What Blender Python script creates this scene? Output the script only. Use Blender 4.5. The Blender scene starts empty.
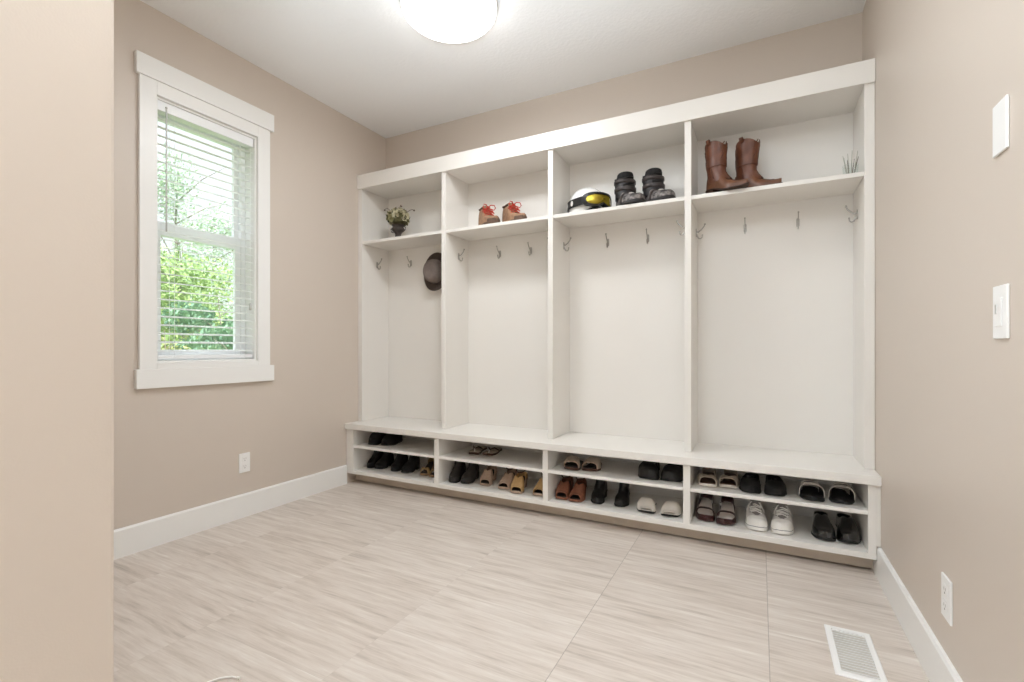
import bpy, math, random
from mathutils import Vector, Matrix
PI = math.pi
C = bpy.context.scene.collection
random.seed(7)

# ------------------------------------------------------------------ materials
def mat(name, col, rough=0.5, metal=0.0, var=0.0, vscale=20.0, bump=0.0, bscale=200.0, spec=None, emit=None, trans=0.0, col2=None, coat=0.0):
    m = bpy.data.materials.new(name); m.use_nodes = True
    nt = m.node_tree; b = nt.nodes['Principled BSDF']
    c = (*col, 1.0)
    b.inputs['Base Color'].default_value = c
    b.inputs['Roughness'].default_value = rough
    b.inputs['Metallic'].default_value = metal
    if spec is not None: b.inputs['Specular IOR Level'].default_value = spec
    if coat: b.inputs['Coat Weight'].default_value = coat; b.inputs['Coat Roughness'].default_value = 0.1
    if trans: b.inputs['Transmission Weight'].default_value = trans
    tc = nt.nodes.new('ShaderNodeTexCoord')
    if var > 0 or col2:
        n = nt.nodes.new('ShaderNodeTexNoise'); n.inputs['Scale'].default_value = vscale; n.inputs['Detail'].default_value = 3
        nt.links.new(tc.outputs['Object'], n.inputs['Vector'])
        r = nt.nodes.new('ShaderNodeValToRGB')
        r.color_ramp.elements[0].position = 0.35; r.color_ramp.elements[1].position = 0.65
        r.color_ramp.elements[0].color = (*[max(0, v*(1-var)) for v in col], 1)
        r.color_ramp.elements[1].color = (*(col2 if col2 else [min(1, v*(1+var)) for v in col]), 1)
        nt.links.new(n.outputs['Fac'], r.inputs['Fac']); nt.links.new(r.outputs['Color'], b.inputs['Base Color'])
    if bump > 0:
        n2 = nt.nodes.new('ShaderNodeTexNoise'); n2.inputs['Scale'].default_value = bscale; n2.inputs['Detail'].default_value = 2
        nt.links.new(tc.outputs['Object'], n2.inputs['Vector'])
        bp = nt.nodes.new('ShaderNodeBump'); bp.inputs['Strength'].default_value = bump; bp.inputs['Distance'].default_value = 0.003
        nt.links.new(n2.outputs['Fac'], bp.inputs['Height']); nt.links.new(bp.outputs['Normal'], b.inputs['Normal'])
    if emit:
        b.inputs['Emission Color'].default_value = (*emit[0], 1); b.inputs['Emission Strength'].default_value = emit[1]
    return m

def srgb(r, g, b):
    f = lambda v: (v/255/12.92) if v/255 <= 0.04045 else ((v/255+0.055)/1.055)**2.4
    return (f(r), f(g), f(b))

M = {}
M['wall'] = mat('wall_paint', srgb(212, 200, 188), 0.42, bump=0.06, bscale=260, spec=0.5)
M['ceil'] = mat('ceiling_texture', srgb(246, 246, 246), 0.85, bump=0.7, bscale=48)
M['white'] = mat('white_lacquer', srgb(234, 230, 224), 0.32, var=0.006, vscale=3)
M['toe'] = mat('shaded_toe_board', srgb(196, 182, 166), 0.6, var=0.03, vscale=8)  # shade under the cubby overhang is put into this beige
M['trim'] = mat('white_trim', srgb(243, 242, 239), 0.35, var=0.005, vscale=4)
M['vinyl'] = mat('white_vinyl', srgb(245, 246, 247), 0.3, var=0.004)
M['slat'] = mat('blind_slat', srgb(247, 247, 246), 0.45, var=0.004)
def slat_mat():
    m = M['slat']; nt = m.node_tree; b = nt.nodes['Principled BSDF']; out = nt.nodes['Material Output']
    t = nt.nodes.new('ShaderNodeBsdfTranslucent'); t.inputs['Color'].default_value = (0.93, 0.93, 0.92, 1)
    x = nt.nodes.new('ShaderNodeMixShader'); x.inputs[0].default_value = 0.62
    nt.links.new(b.outputs[0], x.inputs[1]); nt.links.new(t.outputs[0], x.inputs[2]); nt.links.new(x.outputs[0], out.inputs[0])
slat_mat()
M['plastic'] = mat('white_plastic', srgb(246, 245, 243), 0.3, var=0.004)
M['damper'] = mat('register_damper', srgb(236, 231, 224), 0.5, var=0.03)
M['slot'] = mat('dark_slot', srgb(160, 156, 152), 0.6, var=0.05)
M['nickel'] = mat('satin_nickel', srgb(176, 172, 166), 0.28, 1.0, var=0.04, vscale=90)
M['black_suede'] = mat('black_suede', srgb(20, 18, 18), 0.85, var=0.2, vscale=120, bump=0.3, bscale=900)
M['black_leather'] = mat('black_leather', srgb(22, 20, 20), 0.38, var=0.15, vscale=80, bump=0.2, bscale=500)
M['char_leather'] = mat('charcoal_leather', srgb(44, 40, 38), 0.5, var=0.15, vscale=80, bump=0.2, bscale=500)
M['patent'] = mat('black_patent', srgb(10, 10, 12), 0.10, var=0.1, coat=1.0)
M['black_rubber'] = mat('black_rubber', srgb(26, 24, 23), 0.6, var=0.1)
M['dark_inside'] = mat('dark_lining', srgb(40, 32, 27), 0.8, var=0.15)
M['taupe'] = mat('taupe_suede', srgb(186, 160, 140), 0.85, var=0.06, vscale=90, bump=0.25, bscale=700)
M['tan'] = mat('tan_suede', srgb(196, 160, 110), 0.85, var=0.06, vscale=90, bump=0.25, bscale=700)
M['cognac'] = mat('cognac_leather', srgb(134, 84, 62), 0.5, var=0.12, vscale=60, bump=0.15, bscale=500)
M['brown_dark'] = mat('dark_brown_leather', srgb(74, 46, 34), 0.5, var=0.15, vscale=60)
M['tan_sole'] = mat('tan_outsole', srgb(160, 128, 98), 0.6, var=0.1)
M['offwhite'] = mat('off_white_leather', srgb(226, 218, 208), 0.5, var=0.04, bump=0.1, bscale=400)
M['stone'] = mat('stone_canvas', srgb(178, 164, 148), 0.8, var=0.06, bump=0.2, bscale=600)
M['gold'] = mat('gold_leather', srgb(176, 148, 104), 0.4, 0.2, var=0.1)
M['burgundy'] = mat('burgundy_leather', srgb(60, 30, 28), 0.32, var=0.15, bump=0.1, bscale=400)
M['pink_bed'] = mat('pale_footbed', srgb(248, 238, 230), 0.7, var=0.06)
M['canvas'] = mat('white_canvas', srgb(214, 209, 205), 0.85, var=0.03, bump=0.3, bscale=900)  # white canvas greyed, soft shadow around the laces put into the colour
M['rubber_white'] = mat('white_rubber', srgb(240, 236, 230), 0.45, var=0.02)
M['tongue'] = mat('shaded_tongue_canvas', srgb(138, 132, 130), 0.85, var=0.06, vscale=90)  # grey carries the shade in the gaps between the laces
M['navy_line'] = mat('dark_foxing_line', srgb(50, 46, 52), 0.6, var=0.1)
M['lace_white'] = mat('white_lace', srgb(244, 242, 238), 0.8, var=0.03)
M['cowboy'] = mat('cowboy_leather', srgb(102, 58, 37), 0.42, var=0.22, vscale=16, bump=0.25, bscale=130)
M['cowboy_stitch'] = mat('boot_stitching', srgb(86, 46, 28), 0.6, var=0.15)
M['cowboy_foot'] = mat('boot_foot_leather', srgb(106, 66, 42), 0.38, var=0.2, vscale=20, bump=0.12, bscale=300)
M['boot_sole'] = mat('boot_outsole', srgb(62, 40, 28), 0.6, var=0.1)
M['hike'] = mat('hiking_nubuck', srgb(150, 116, 90), 0.8, var=0.15, vscale=40, bump=0.2, bscale=500)
M['hike_dark'] = mat('hiking_trim', srgb(96, 74, 60), 0.8, var=0.12, vscale=40)
M['red_lace'] = mat('red_lace', srgb(188, 62, 48), 0.7, var=0.1)
M['snow_black'] = mat('snow_boot_black', srgb(34, 30, 30), 0.55, var=0.2, vscale=50)
M['snow_grey'] = mat('snow_boot_pattern', srgb(38, 33, 32), 0.6, vscale=40, var=0.2, col2=srgb(150, 142, 138))
M['snow_strap'] = mat('snow_boot_strap', srgb(62, 54, 52), 0.5, var=0.15)
M['snow_white'] = mat('snow_boot_badge', srgb(226, 222, 218), 0.5, var=0.02)
M['helmet'] = mat('white_helmet', srgb(240, 238, 235), 0.22, var=0.01, coat=0.3)
M['gog_black'] = mat('goggle_frame', srgb(20, 19, 20), 0.4, var=0.1)
M['gog_lens'] = mat('yellow_mirror_lens', srgb(150, 122, 16), 0.12, 0.55, vscale=9, var=0.35, col2=srgb(206, 184, 60))
M['hat'] = mat('grey_brown_felt', srgb(122, 110, 104), 0.95, var=0.06, vscale=60, bump=0.2, bscale=700)
M['hat_dark'] = mat('dark_brown_felt', srgb(84, 72, 65), 0.95, var=0.08, vscale=60, bump=0.2, bscale=700)
M['urn'] = mat('dark_bronze_urn', srgb(62, 52, 46), 0.5, var=0.2, vscale=40)
M['petal'] = mat('cream_petals', srgb(214, 206, 176), 0.8, var=0.08, vscale=60)
M['petal_g'] = mat('pale_green_petals', srgb(176, 170, 126), 0.8, var=0.1, vscale=60)
M['leaf_d'] = mat('dark_leaf', srgb(84, 80, 46), 0.7, var=0.2, vscale=40)
M['twig'] = mat('brown_twig', srgb(92, 72, 60), 0.8, var=0.15)
M['stem_pale'] = mat('pale_dry_stems', srgb(176, 174, 160), 0.8, var=0.12)
M['cord_w'] = mat('white_cord', srgb(248, 246, 242), 0.4, var=0.01)
M['bark'] = mat('bark', srgb(140, 130, 118), 0.9, var=0.2)
M['lawn'] = mat('lawn_grass', srgb(120, 140, 80), 0.9, var=0.25, vscale=6)
M['grey_metal'] = mat('lamp_trim', srgb(190, 188, 184), 0.35, 0.6, var=0.03)

def leafmat(name, a, b):
    m = mat(name, srgb(*a), 0.75, var=0.05, vscale=5, col2=srgb(*b)); return m
M['leaf_y'] = leafmat('yellow_green_leaves', (120, 152, 84), (172, 194, 124))
M['leaf_b'] = leafmat('blue_green_leaves', (100, 138, 112), (152, 186, 150))
M['leaf_p'] = leafmat('pale_green_leaves', (150, 176, 140), (198, 214, 186))  # overexposure of the far foliage is put into this pale colour
M['leaf_o'] = leafmat('olive_leaves', (136, 148, 84), (186, 190, 128))

def glass_mat():
    m = bpy.data.materials.new('clear_glass'); m.use_nodes = True; nt = m.node_tree
    nt.nodes.remove(nt.nodes['Principled BSDF']); out = nt.nodes['Material Output']
    t = nt.nodes.new('ShaderNodeBsdfTransparent'); t.inputs['Color'].default_value = (0.97, 0.985, 0.98, 1)
    g = nt.nodes.new('ShaderNodeBsdfGlossy'); g.inputs['Roughness'].default_value = 0.02
    f = nt.nodes.new('ShaderNodeFresnel'); f.inputs['IOR'].default_value = 1.45
    x = nt.nodes.new('ShaderNodeMixShader')
    nt.nodes.remove(f); x.inputs[0].default_value = 0.06; nt.links.new(t.outputs[0], x.inputs[1]); nt.links.new(g.outputs[0], x.inputs[2])
    nt.links.new(x.outputs[0], out.inputs[0]); return m
M['glass'] = glass_mat()

def lamp_mat():
    m = mat('lit_lamp_glass', (0.95, 0.94, 0.92), 0.4, var=0.01, emit=((1.0, 0.985, 0.96), 4.2)); return m
M['lamp'] = lamp_mat()

def floor_mat():
    m = bpy.data.materials.new('travertine_tile'); m.use_nodes = True; nt = m.node_tree; N = nt.nodes; L = nt.links
    b = N['Principled BSDF']; b.inputs['Roughness'].default_value = 0.36; b.inputs['Specular IOR Level'].default_value = 0.45
    g = N.new('ShaderNodeNewGeometry'); sp = N.new('ShaderNodeSeparateXYZ'); L.new(g.outputs['Position'], sp.inputs[0])
    def mth(op, a, bb=None, c=None):
        n = N.new('ShaderNodeMath'); n.operation = op
        for i, v in enumerate((a, bb, c)):
            if v is None: continue
            if isinstance(v, (int, float)): n.inputs[i].default_value = v
            else: L.new(v, n.inputs[i])
        return n.outputs[0]
    TX, TY = 0.641, 0.3225
    u = mth('DIVIDE', mth('ADD', sp.outputs['X'], 0.611 + 20*TX), TX)
    v = mth('DIVIDE', mth('ADD', sp.outputs['Y'], -1.085 + 20*TY), TY)
    iu, iv = mth('FLOOR', u), mth('FLOOR', v)
    fu, fv = mth('FRACT', u), mth('FRACT', v)
    du = mth('MULTIPLY', mth('MINIMUM', fu, mth('SUBTRACT', 1, fu)), TX)
    dv = mth('MULTIPLY', mth('MINIMUM', fv, mth('SUBTRACT', 1, fv)), TY)
    gu = mth('LESS_THAN', du, 0.0014); gv = mth('LESS_THAN', dv, 0.0008)
    gu = mth('MULTIPLY', gu, mth('ADD', mth('MULTIPLY', mth('GREATER_THAN', sp.outputs['X'], -0.9), 0.85), 0.15))
    gr = mth('MAXIMUM', gu, mth('MULTIPLY', gv, 0.4))
    cell = N.new('ShaderNodeCombineXYZ'); L.new(iu, cell.inputs[0]); L.new(iv, cell.inputs[1])
    wn = N.new('ShaderNodeTexWhiteNoise'); wn.noise_dimensions = '2D'; L.new(cell.outputs[0], wn.inputs['Vector'])
    off = mth('MULTIPLY', wn.outputs['Value'], 37.0)
    # streaks run along X, slightly wavy
    wob = N.new('ShaderNodeTexNoise'); wob.inputs['Scale'].default_value = 2.2; wob.inputs['Detail'].default_value = 1
    L.new(g.outputs['Position'], wob.inputs['Vector'])
    yy = mth('ADD', sp.outputs['Y'], mth('MULTIPLY', mth('SUBTRACT', wob.outputs['Fac'], 0.5), 0.028))
    def streak(sx, sy, detail, rough):
        cv = N.new('ShaderNodeCombineXYZ')
        L.new(mth('ADD', mth('MULTIPLY', sp.outputs['X'], sx), off), cv.inputs[0])
        L.new(mth('ADD', mth('MULTIPLY', yy, sy), off), cv.inputs[1])
        n = N.new('ShaderNodeTexNoise'); n.inputs['Scale'].default_value = 1.0; n.inputs['Detail'].default_value = detail; n.inputs['Roughness'].default_value = rough
        L.new(cv.outputs[0], n.inputs['Vector']); return n.outputs['Fac']
    s1, s2, s3 = streak(2.4, 30, 5, 0.68), streak(4.5, 85, 4, 0.7), streak(1.2, 8, 3, 0.6)
    f = mth('ADD', mth('MULTIPLY', s1, 0.55), mth('ADD', mth('MULTIPLY', s2, 0.25), mth('MULTIPLY', s3, 0.2)))
    r = N.new('ShaderNodeValToRGB'); cr = r.color_ramp
    cr.elements[0].position = 0.33; cr.elements[0].color = (*srgb(172, 160, 149), 1)
    cr.elements[1].position = 0.67; cr.elements[1].color = (*srgb(240, 234, 228), 1)
    for p, c in ((0.43, (203, 191, 180)), (0.50, (215, 204, 194)), (0.58, (224, 215, 206))):
        e = cr.elements.new(p); e.color = (*srgb(*c), 1)
    L.new(f, r.inputs['Fac'])
    tint = N.new('ShaderNodeMix'); tint.data_type = 'RGBA'; tint.blend_type = 'MULTIPLY'
    L.new(mth('MULTIPLY', wn.outputs['Value'], 0.10), tint.inputs['Factor']); L.new(r.outputs['Color'], tint.inputs['A']); tint.inputs['B'].default_value = (0.8, 0.74, 0.68, 1)
    mx = N.new('ShaderNodeMix'); mx.data_type = 'RGBA'; L.new(mth('MULTIPLY', gr, 0.6), mx.inputs['Factor'])
    L.new(tint.outputs['Result'], mx.inputs['A']); mx.inputs['B'].default_value = (*srgb(142, 130, 120), 1)
    L.new(mx.outputs['Result'], b.inputs['Base Color'])
    bp = N.new('ShaderNodeBump'); bp.inputs['Strength'].default_value = 0.08; bp.inputs['Distance'].default_value = 0.002
    L.new(f, bp.inputs['Height']); L.new(bp.outputs['Normal'], b.inputs['Normal'])
    return m
M['floor'] = floor_mat()

# ------------------------------------------------------------------ mesh building
class MB:
    def __init__(s): s.v = []; s.f = []
    def add(s, vs, fs):
        n = len(s.v); s.v += [tuple(v) for v in vs]; s.f += [tuple(i+n for i in f) for f in fs]; return s
    def box(s, x0, x1, y0, y1, z0, z1):
        return s.add([(x0,y0,z0),(x1,y0,z0),(x1,y1,z0),(x0,y1,z0),(x0,y0,z1),(x1,y0,z1),(x1,y1,z1),(x0,y1,z1)],
                     [(0,3,2,1),(4,5,6,7),(0,1,5,4),(1,2,6,5),(2,3,7,6),(3,0,4,7)])
    def loft(s, rings, closed=True, cap0=False, cap1=False):
        n = len(rings[0]); fs = []
        m = n if closed else n-1
        for i in range(len(rings)-1):
            for j in range(m):
                k = (j+1) % n
                fs.append((i*n+j, i*n+k, (i+1)*n+k, (i+1)*n+j))
        if cap0: fs.append(tuple(range(n-1, -1, -1)))
        if cap1: fs.append(tuple((len(rings)-1)*n+j for j in range(n)))
        return s.add([p for r in rings for p in r], fs)
    def lathe(s, prof, n=24, cx=0, cy=0, cap0=True, cap1=True):
        return s.loft([[(cx+r*math.cos(2*PI*j/n), cy+r*math.sin(2*PI*j/n), z) for j in range(n)] for r, z in prof], True, cap0, cap1)
    def tube(s, pts, rad, n=8, closed=False):
        pts = [Vector(p) for p in pts]; rings = []; m = len(pts)
        rads = rad if isinstance(rad, (list, tuple)) else [rad]*m
        up = Vector((0.13, 0.21, 0.97)).normalized()
        for i, p in enumerate(pts):
            a = pts[(i-1) % m] if (closed or i > 0) else p
            b = pts[(i+1) % m] if (closed or i < m-1) else p
            d = (b-a).normalized() if (b-a).length > 1e-9 else Vector((0,0,1))
            u = d.cross(up)
            if u.length < 0.05: u = d.cross(Vector((1,0,0)))
            u.normalize(); w = u.cross(d)
            rings.append([tuple(p + rads[i]*(u*math.cos(2*PI*j/n) + w*math.sin(2*PI*j/n))) for j in range(n)])
        if closed: rings.append(rings[0])
        return s.loft(rings, True, not closed, not closed)
    def ball(s, c, r, n=10, k=6, sq=(1,1,1)):
        rings = []
        for i in range(k+1):
            a = -PI/2 + PI*i/k; rr = max(math.cos(a), 0.02)
            rings.append([(c[0]+sq[0]*r*rr*math.cos(2*PI*j/n), c[1]+sq[1]*r*rr*math.sin(2*PI*j/n), c[2]+sq[2]*r*math.sin(a)) for j in range(n)])
        return s.loft(rings, True, True, True)

def obj(name, mb, m, parent=None, smooth=False, bevel=0.0, loc=None, subsurf=0):
    me = bpy.data.meshes.new(name); me.from_pydata(mb.v, [], mb.f); me.update()
    import bmesh
    bm = bmesh.new(); bm.from_mesh(me); bmesh.ops.recalc_face_normals(bm, faces=bm.faces); bm.to_mesh(me); bm.free()
    o = bpy.data.objects.new(name, me); C.objects.link(o)
    me.materials.append(m)
    if smooth:
        me.polygons.foreach_set('use_smooth', [True]*len(me.polygons))
        me.set_sharp_from_angle(angle=math.radians(50))
    if bevel:
        bv = o.modifiers.new('bevel', 'BEVEL'); bv.width = bevel; bv.segments = 2; bv.limit_method = 'ANGLE'
    if subsurf:
        sd = o.modifiers.new('sub', 'SUBSURF'); sd.levels = subsurf; sd.render_levels = subsurf
    if parent: o.parent = parent
    if loc: o.location = loc
    return o
def tag(o, label, cat, group=None, kind=None):
    o['label'] = label; o['category'] = cat
    if group: o['group'] = group
    if kind: o['kind'] = kind
    return o
def thing(name, label, cat, loc=(0,0,0), rz=0, group=None):
    o = bpy.data.objects.new(name, None); C.objects.link(o); o.location = loc; o.rotation_euler = (0,0,rz)
    return tag(o, label, cat, group)
def struct(name, mb, m, label, parent=None, **k):
    o = obj(name, mb, m, parent, **k)
    if parent is None: o['kind'] = 'structure'; o['label'] = label; o['category'] = name.split('_')[0]
    return o

# ------------------------------------------------------------------ room shell
XL, XR, YB, ZC = -2.9136, 0.5011, 3.2053, 2.9157
YR = -3.2                                  # rear of the adjoining hall behind the camera
T = 0.16
struct('floor', MB().box(XL-T, XR+T, YR-T, YB+T, -0.12, 0), M['floor'], 'pale beige streaked stone tile floor')
struct('ceiling', MB().box(XL-T, XR+T, YR-T, YB+T, ZC, ZC+0.12), M['ceil'], 'white textured ceiling')
struct('wall_back', MB().box(XL-T, XR+T, YB, YB+T, 0, ZC), M['wall'], 'beige wall showing above the white lockers')
struct('wall_right', MB().box(XR, XR+T, YR, YB, 0, ZC), M['wall'], 'bare beige wall with switch plates')
struct('wall_front', MB().box(XL, -0.993, 0.19, 0.417, 0, ZC), M['wall'], 'end of beige wall close to the camera', bevel=0.006)
# left wall with the window hole
WY0, WY1, WZ0, WZ1 = 1.403, 1.990, 0.992, 2.446
wl = MB()
wl.box(XL-T, XL, YR, WY0, 0, ZC); wl.box(XL-T, XL, WY1, YB, 0, ZC); wl.box(XL-T, XL, WY0, WY1, 0, WZ0); wl.box(XL-T, XL, WY0, WY1, WZ1, ZC)
struct('wall_left', wl, M['wall'], 'beige wall holding the window')
# hall behind the camera: unseen rear wall, wide opening added for sky light
wr = MB(); wr.box(XL-T, -2.5, YR-T, YR, 0, ZC); wr.box(0.2, XR+T, YR-T, YR, 0, ZC); wr.box(-2.5, 0.2, YR-T, YR, 2.45, ZC)
struct('wall_rear', wr, M['wall'], 'unseen rear wall of the hall with a wide opening added for sky light')
# baseboards
BH = 0.148
def base_profile(mb, axis, a0, a1, wall, sgn, h=BH):
    t = 0.016
    pr = [(0, 0), (t, 0), (t, h-0.008), (t-0.006, h), (0, h)]
    rings = []
    for a in (a0, a1):
        rings.append([((wall+sgn*(d+0.0004), a, z) if axis == 'y' else (a, wall+sgn*(d+0.0004), z)) for d, z in pr])
    mb.loft(rings, True, True, True)
b = MB(); base_profile(b, 'y', 0.42, 2.746, XL, 1); struct('baseboard_left', b, M['trim'], 'white baseboard under the window wall')
b = MB(); base_profile(b, 'y', YR+0.02, 2.746, XR, -1)
b.box(XR-0.0164, XR-0.0004, 2.746, 2.834, 0, 0.082)
struct('baseboard_right', b, M['trim'], 'white baseboard along the switch wall')

# ------------------------------------------------------------------ window
w = bpy.data.objects.new('window_1', None); C.objects.link(w); w.location = (XL, (WY0+WY1)/2, WZ0)
w['kind'] = 'structure'; w['label'] = 'white framed single-hung window in the beige wall'; w['category'] = 'window'
def wpart(name, mb, m, parent=None, **k):
    o = obj(name, mb, m, None, **k); p = parent or w
    o.parent = p; o.matrix_parent_inverse = Matrix.Translation(w.location).inverted() if p is w else Matrix.Identity(4)
    return o
cas = MB(); e = 0.0005
cas.box(XL+e, XL+0.02, 1.321, WY0, 0.96, 2.52); cas.box(XL+e, XL+0.02, WY1, 2.075, 0.96, 2.52)
cas.box(XL+e, XL+0.02, WY0, WY1, WZ1, 2.52); cas.box(XL+e, XL+0.02, WY0, WY1, 0.96, WZ0)
wpart('casing', cas, M['trim'], bevel=0.0015)
wpart('head_casing', MB().box(XL+e, XL+0.028, 1.304, 2.1, 2.52, 2.632), M['trim'], bevel=0.002)
wpart('apron', MB().box(XL+e, XL+0.028, 1.304, 2.1, 0.857, 0.96), M['trim'], bevel=0.002)
j = MB(); d0, d1 = XL-0.155, XL+0.0
j.box(d0, d1, WY0+e, WY0+0.012, WZ0+e, WZ1-e); j.box(d0, d1, WY1-0.012, WY1-e, WZ0+e, WZ1-e)
j.box(d0, d1, WY0+0.012, WY1-0.012, WZ0+e, WZ0+0.012); j.box(d0, d1, WY0+0.012, WY1-0.012, WZ1-0.012, WZ1-e)
wpart('jamb', j, M['trim'])
def ring(mb, x0, x1, y0, y1, z0, z1, s, sb=None, stp=None):
    sb = sb or s; stp = stp or s
    mb.box(x0, x1, y0, y0+s, z0, z1); mb.box(x0, x1, y1-s, y1, z0, z1)
    mb.box(x0, x1, y0+s, y1-s, z0, z0+sb); mb.box(x0, x1, y0+s, y1-s, z1-stp, z1); return mb
wpart('window_frame', ring(MB(), XL-0.154, XL-0.095, WY0+0.013, WY1-0.013, WZ0+0.013, WZ1-0.013, 0.028), M['vinyl'], bevel=0.002)
fy0, fy1 = WY0+0.0415, WY1-0.0415
ls = wpart('lower_sash', ring(MB(), XL-0.124, XL-0.1, fy0, fy1, WZ0+0.0415, 1.785, 0.036, 0.03, 0.07), M['vinyl'], bevel=0.002)
wpart('pane', MB().box(XL-0.114, XL-0.110, fy0+0.037, fy1-0.037, WZ0+0.0725, 1.714), M['glass'], ls)
us = wpart('upper_sash', ring(MB(), XL-0.15, XL-0.1255, fy0, fy1, 1.715, WZ1-0.0415, 0.03, 0.07, 0.03), M['vinyl'], bevel=0.002)
wpart('pane', MB().box(XL-0.140, XL-0.136, fy0+0.031, fy1-0.031, 1.786, WZ1-0.0725), M['glass'], us)
for s_ in (ls, us):
    s_.matrix_parent_inverse = Matrix.Translation(w.location).inverted()

# horizontal blind (hangs in the window opening)
bl = thing('window_blind', 'white horizontal slat blind hanging open in the window', 'blind', (XL-0.036, (WY0+WY1)/2, WZ0))
bo = Vector(bl.location)
def bpart(name, mb, m, **k):
    mb.v = [tuple(Vector(v)-bo) for v in mb.v]; return obj(name, mb, m, bl, **k)
sy0, sy1 = WY0+0.018, WY1-0.018
bpart('headrail', MB().box(XL-0.064, XL-0.008, sy0-0.003, sy1+0.003, 2.380, 2.4335), M['vinyl'], bevel=0.002)
sl = MB(); nz = 28
for i in range(nz):
    z = 1.058 + i*(2.345-1.058)/(nz-1); rings = []
    for yy in (sy0, sy1):
        rr = []
        for k in range(7):
            q = k/6*2-1; rr.append((XL-0.036+q*0.0245, yy, z + 0.0025*(1-q*q)+0.0014 - q*0.0044))
        for k in range(6, -1, -1):
            q = k/6*2-1; rr.append((XL-0.036+q*0.0245, yy, z + 0.0025*(1-q*q)-0.0014 - q*0.0044))
        rings.append(rr)
    sl.loft(rings, True, True, True)
bpart('slats', sl, M['slat'])
bpart('bottom_rail', MB().box(XL-0.061, XL-0.011, sy0, sy1, 1.012, 1.034), M['vinyl'], bevel=0.003)
for yy in (1.505, 1.888):
    c = MB()
    for xx in (XL-0.0625, XL-0.0095): c.tube([(xx, yy, 1.02), (xx, yy, 2.38)], 0.0011, 6)
    bpart('ladder_cord', c, M['slat'])
c = MB(); c.tube([(XL-0.006, 1.462, 2.40), (XL-0.006, 1.462, 1.72)], 0.004, 8); c.ball((XL-0.006, 1.462, 2.405), 0.006)
bpart('tilt_wand', c, M['grey_metal'], smooth=True)
c = MB(); c.tube([(XL-0.006, 1.952, 2.39), (XL-0.006, 1.952, 1.36)], 0.0014, 6); bpart('lift_cord', c, M['slat'])
c = MB(); c.lathe([(0.002, 1.365), (0.006, 1.355), (0.008, 1.325), (0.006, 1.318)], 12, XL-0.006, 1.952); bpart('tassel', c, M['grey_metal'], smooth=True)

# ------------------------------------------------------------------ outside: lawn and trees
struct('lawn', MB().box(-40, XL-T-0.3, -10, 30, -0.5, -0.35), M['lawn'], 'green lawn outside the window')
def tree(label, x, y, h, blobs, lm, nleaf, ls_, seed, cat='tree', group='trees and shrubs outside the window', name='tree'):
    rnd = random.Random(seed)
    t = thing(name, label, cat, (x, y, -0.35), rnd.random()*6, group)
    tr = MB(); tr.tube([(0,0,0), (0.04,0.02,h*0.35), (-0.03,0.05,h*0.7), (0.02,0,h*0.95)], [0.032*h/3, 0.026*h/3, 0.014*h/3, 0.005], 8)
    for k in range(7):
        a = rnd.random()*6.28; z0 = h*(0.25+0.09*k); r = h*0.22
        tr.tube([(0,0,z0), (math.cos(a)*r*0.5, math.sin(a)*r*0.5, z0+h*0.09), (math.cos(a)*r, math.sin(a)*r, z0+h*0.14)], [0.009*h/3, 0.006*h/3, 0.003], 6)
    obj('trunk', tr, M['bark'], t)
    f = MB(); vs = []; fs = []
    for i in range(nleaf):
        bx, by, bz, br, bh = blobs[i % len(blobs)]
        d = Vector((rnd.gauss(0,1), rnd.gauss(0,1), rnd.gauss(0,1))).normalized() * (rnd.random()**0.45)
        p = Vector((bx+d.x*br, by+d.y*br, bz+d.z*bh))
        if p.z < 0.02: p.z = 0.02+rnd.random()*0.1
        u = Vector((rnd.gauss(0,1), rnd.gauss(0,1), rnd.gauss(0,1))).normalized(); v_ = u.orthogonal().normalized()
        s = ls_*(0.6+0.8*rnd.random()); n = len(vs)
        vs += [tuple(p-u*s), tuple(p+v_*s*0.45), tuple(p+u*s), tuple(p-v_*s*0.45)]; fs.append((n, n+1, n+2, n+3))
    f.add(vs, fs); obj('foliage', f, lm, t)
    return t
def crown(h, r, rnd, n=9, z0=0.3):
    out = []
    for k in range(n):
        a = rnd.random()*6.28; q = rnd.random()
        z = h*(z0+(1-z0)*0.86*q); rr = r*(1-0.55*q)
        out.append((math.cos(a)*rr*0.6, math.sin(a)*rr*0.6, z, r*0.55, h*0.16))
    return out
R_ = random.Random(3)
tree('yellow-green leafy tree filling the lower window sash', -11.0, 5.8, 3.8, crown(3.8, 1.3, R_, 12, 0.1), M['leaf_y'], 11000, 0.05, 1)
tree('darker blue-green bushy tree at the far side of the lower sash', -8.0, 4.78, 2.45, [(0.45*math.cos(2.1*k), 0.45*math.sin(2.1*k), 0.25+0.21*k, 0.55-0.02*k, 0.3) for k in range(9)], M['leaf_b'], 8000, 0.045, 2)
tree('tall pale tree rising behind the blind beside the tilt wand', -17.5, 9.1, 8.1, crown(8.1, 1.2, R_, 10, 0.3), M['leaf_p'], 3600, 0.075, 3)
tree('pale airy tree showing just above the meeting rail', -21, 12.4, 7.4, crown(7.4, 1.9, R_, 10, 0.3), M['leaf_p'], 4200, 0.085, 4)
tree('pale thin tree far beyond the blue-green tree', -17, 11.5, 5.9, crown(5.9, 1.2, R_, 9, 0.3), M['leaf_p'], 3400, 0.075, 8)
tree('low olive shrub seen above the window apron', -6.9, 3.45, 1.75, [(0.3*math.cos(k), 0.3*math.sin(k), 0.5+0.12*k, 0.4, 0.4) for k in range(7)], M['leaf_o'], 6000, 0.035, 5, 'shrub', name='shrub')
tree('low grey-green shrub in front of the blue-green tree', -5.6, 3.55, 1.65, [(0.25*math.cos(k), 0.25*math.sin(k), 0.45+0.11*k, 0.35, 0.36) for k in range(7)], M['leaf_p'], 5000, 0.035, 6, 'shrub', name='shrub')
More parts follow.
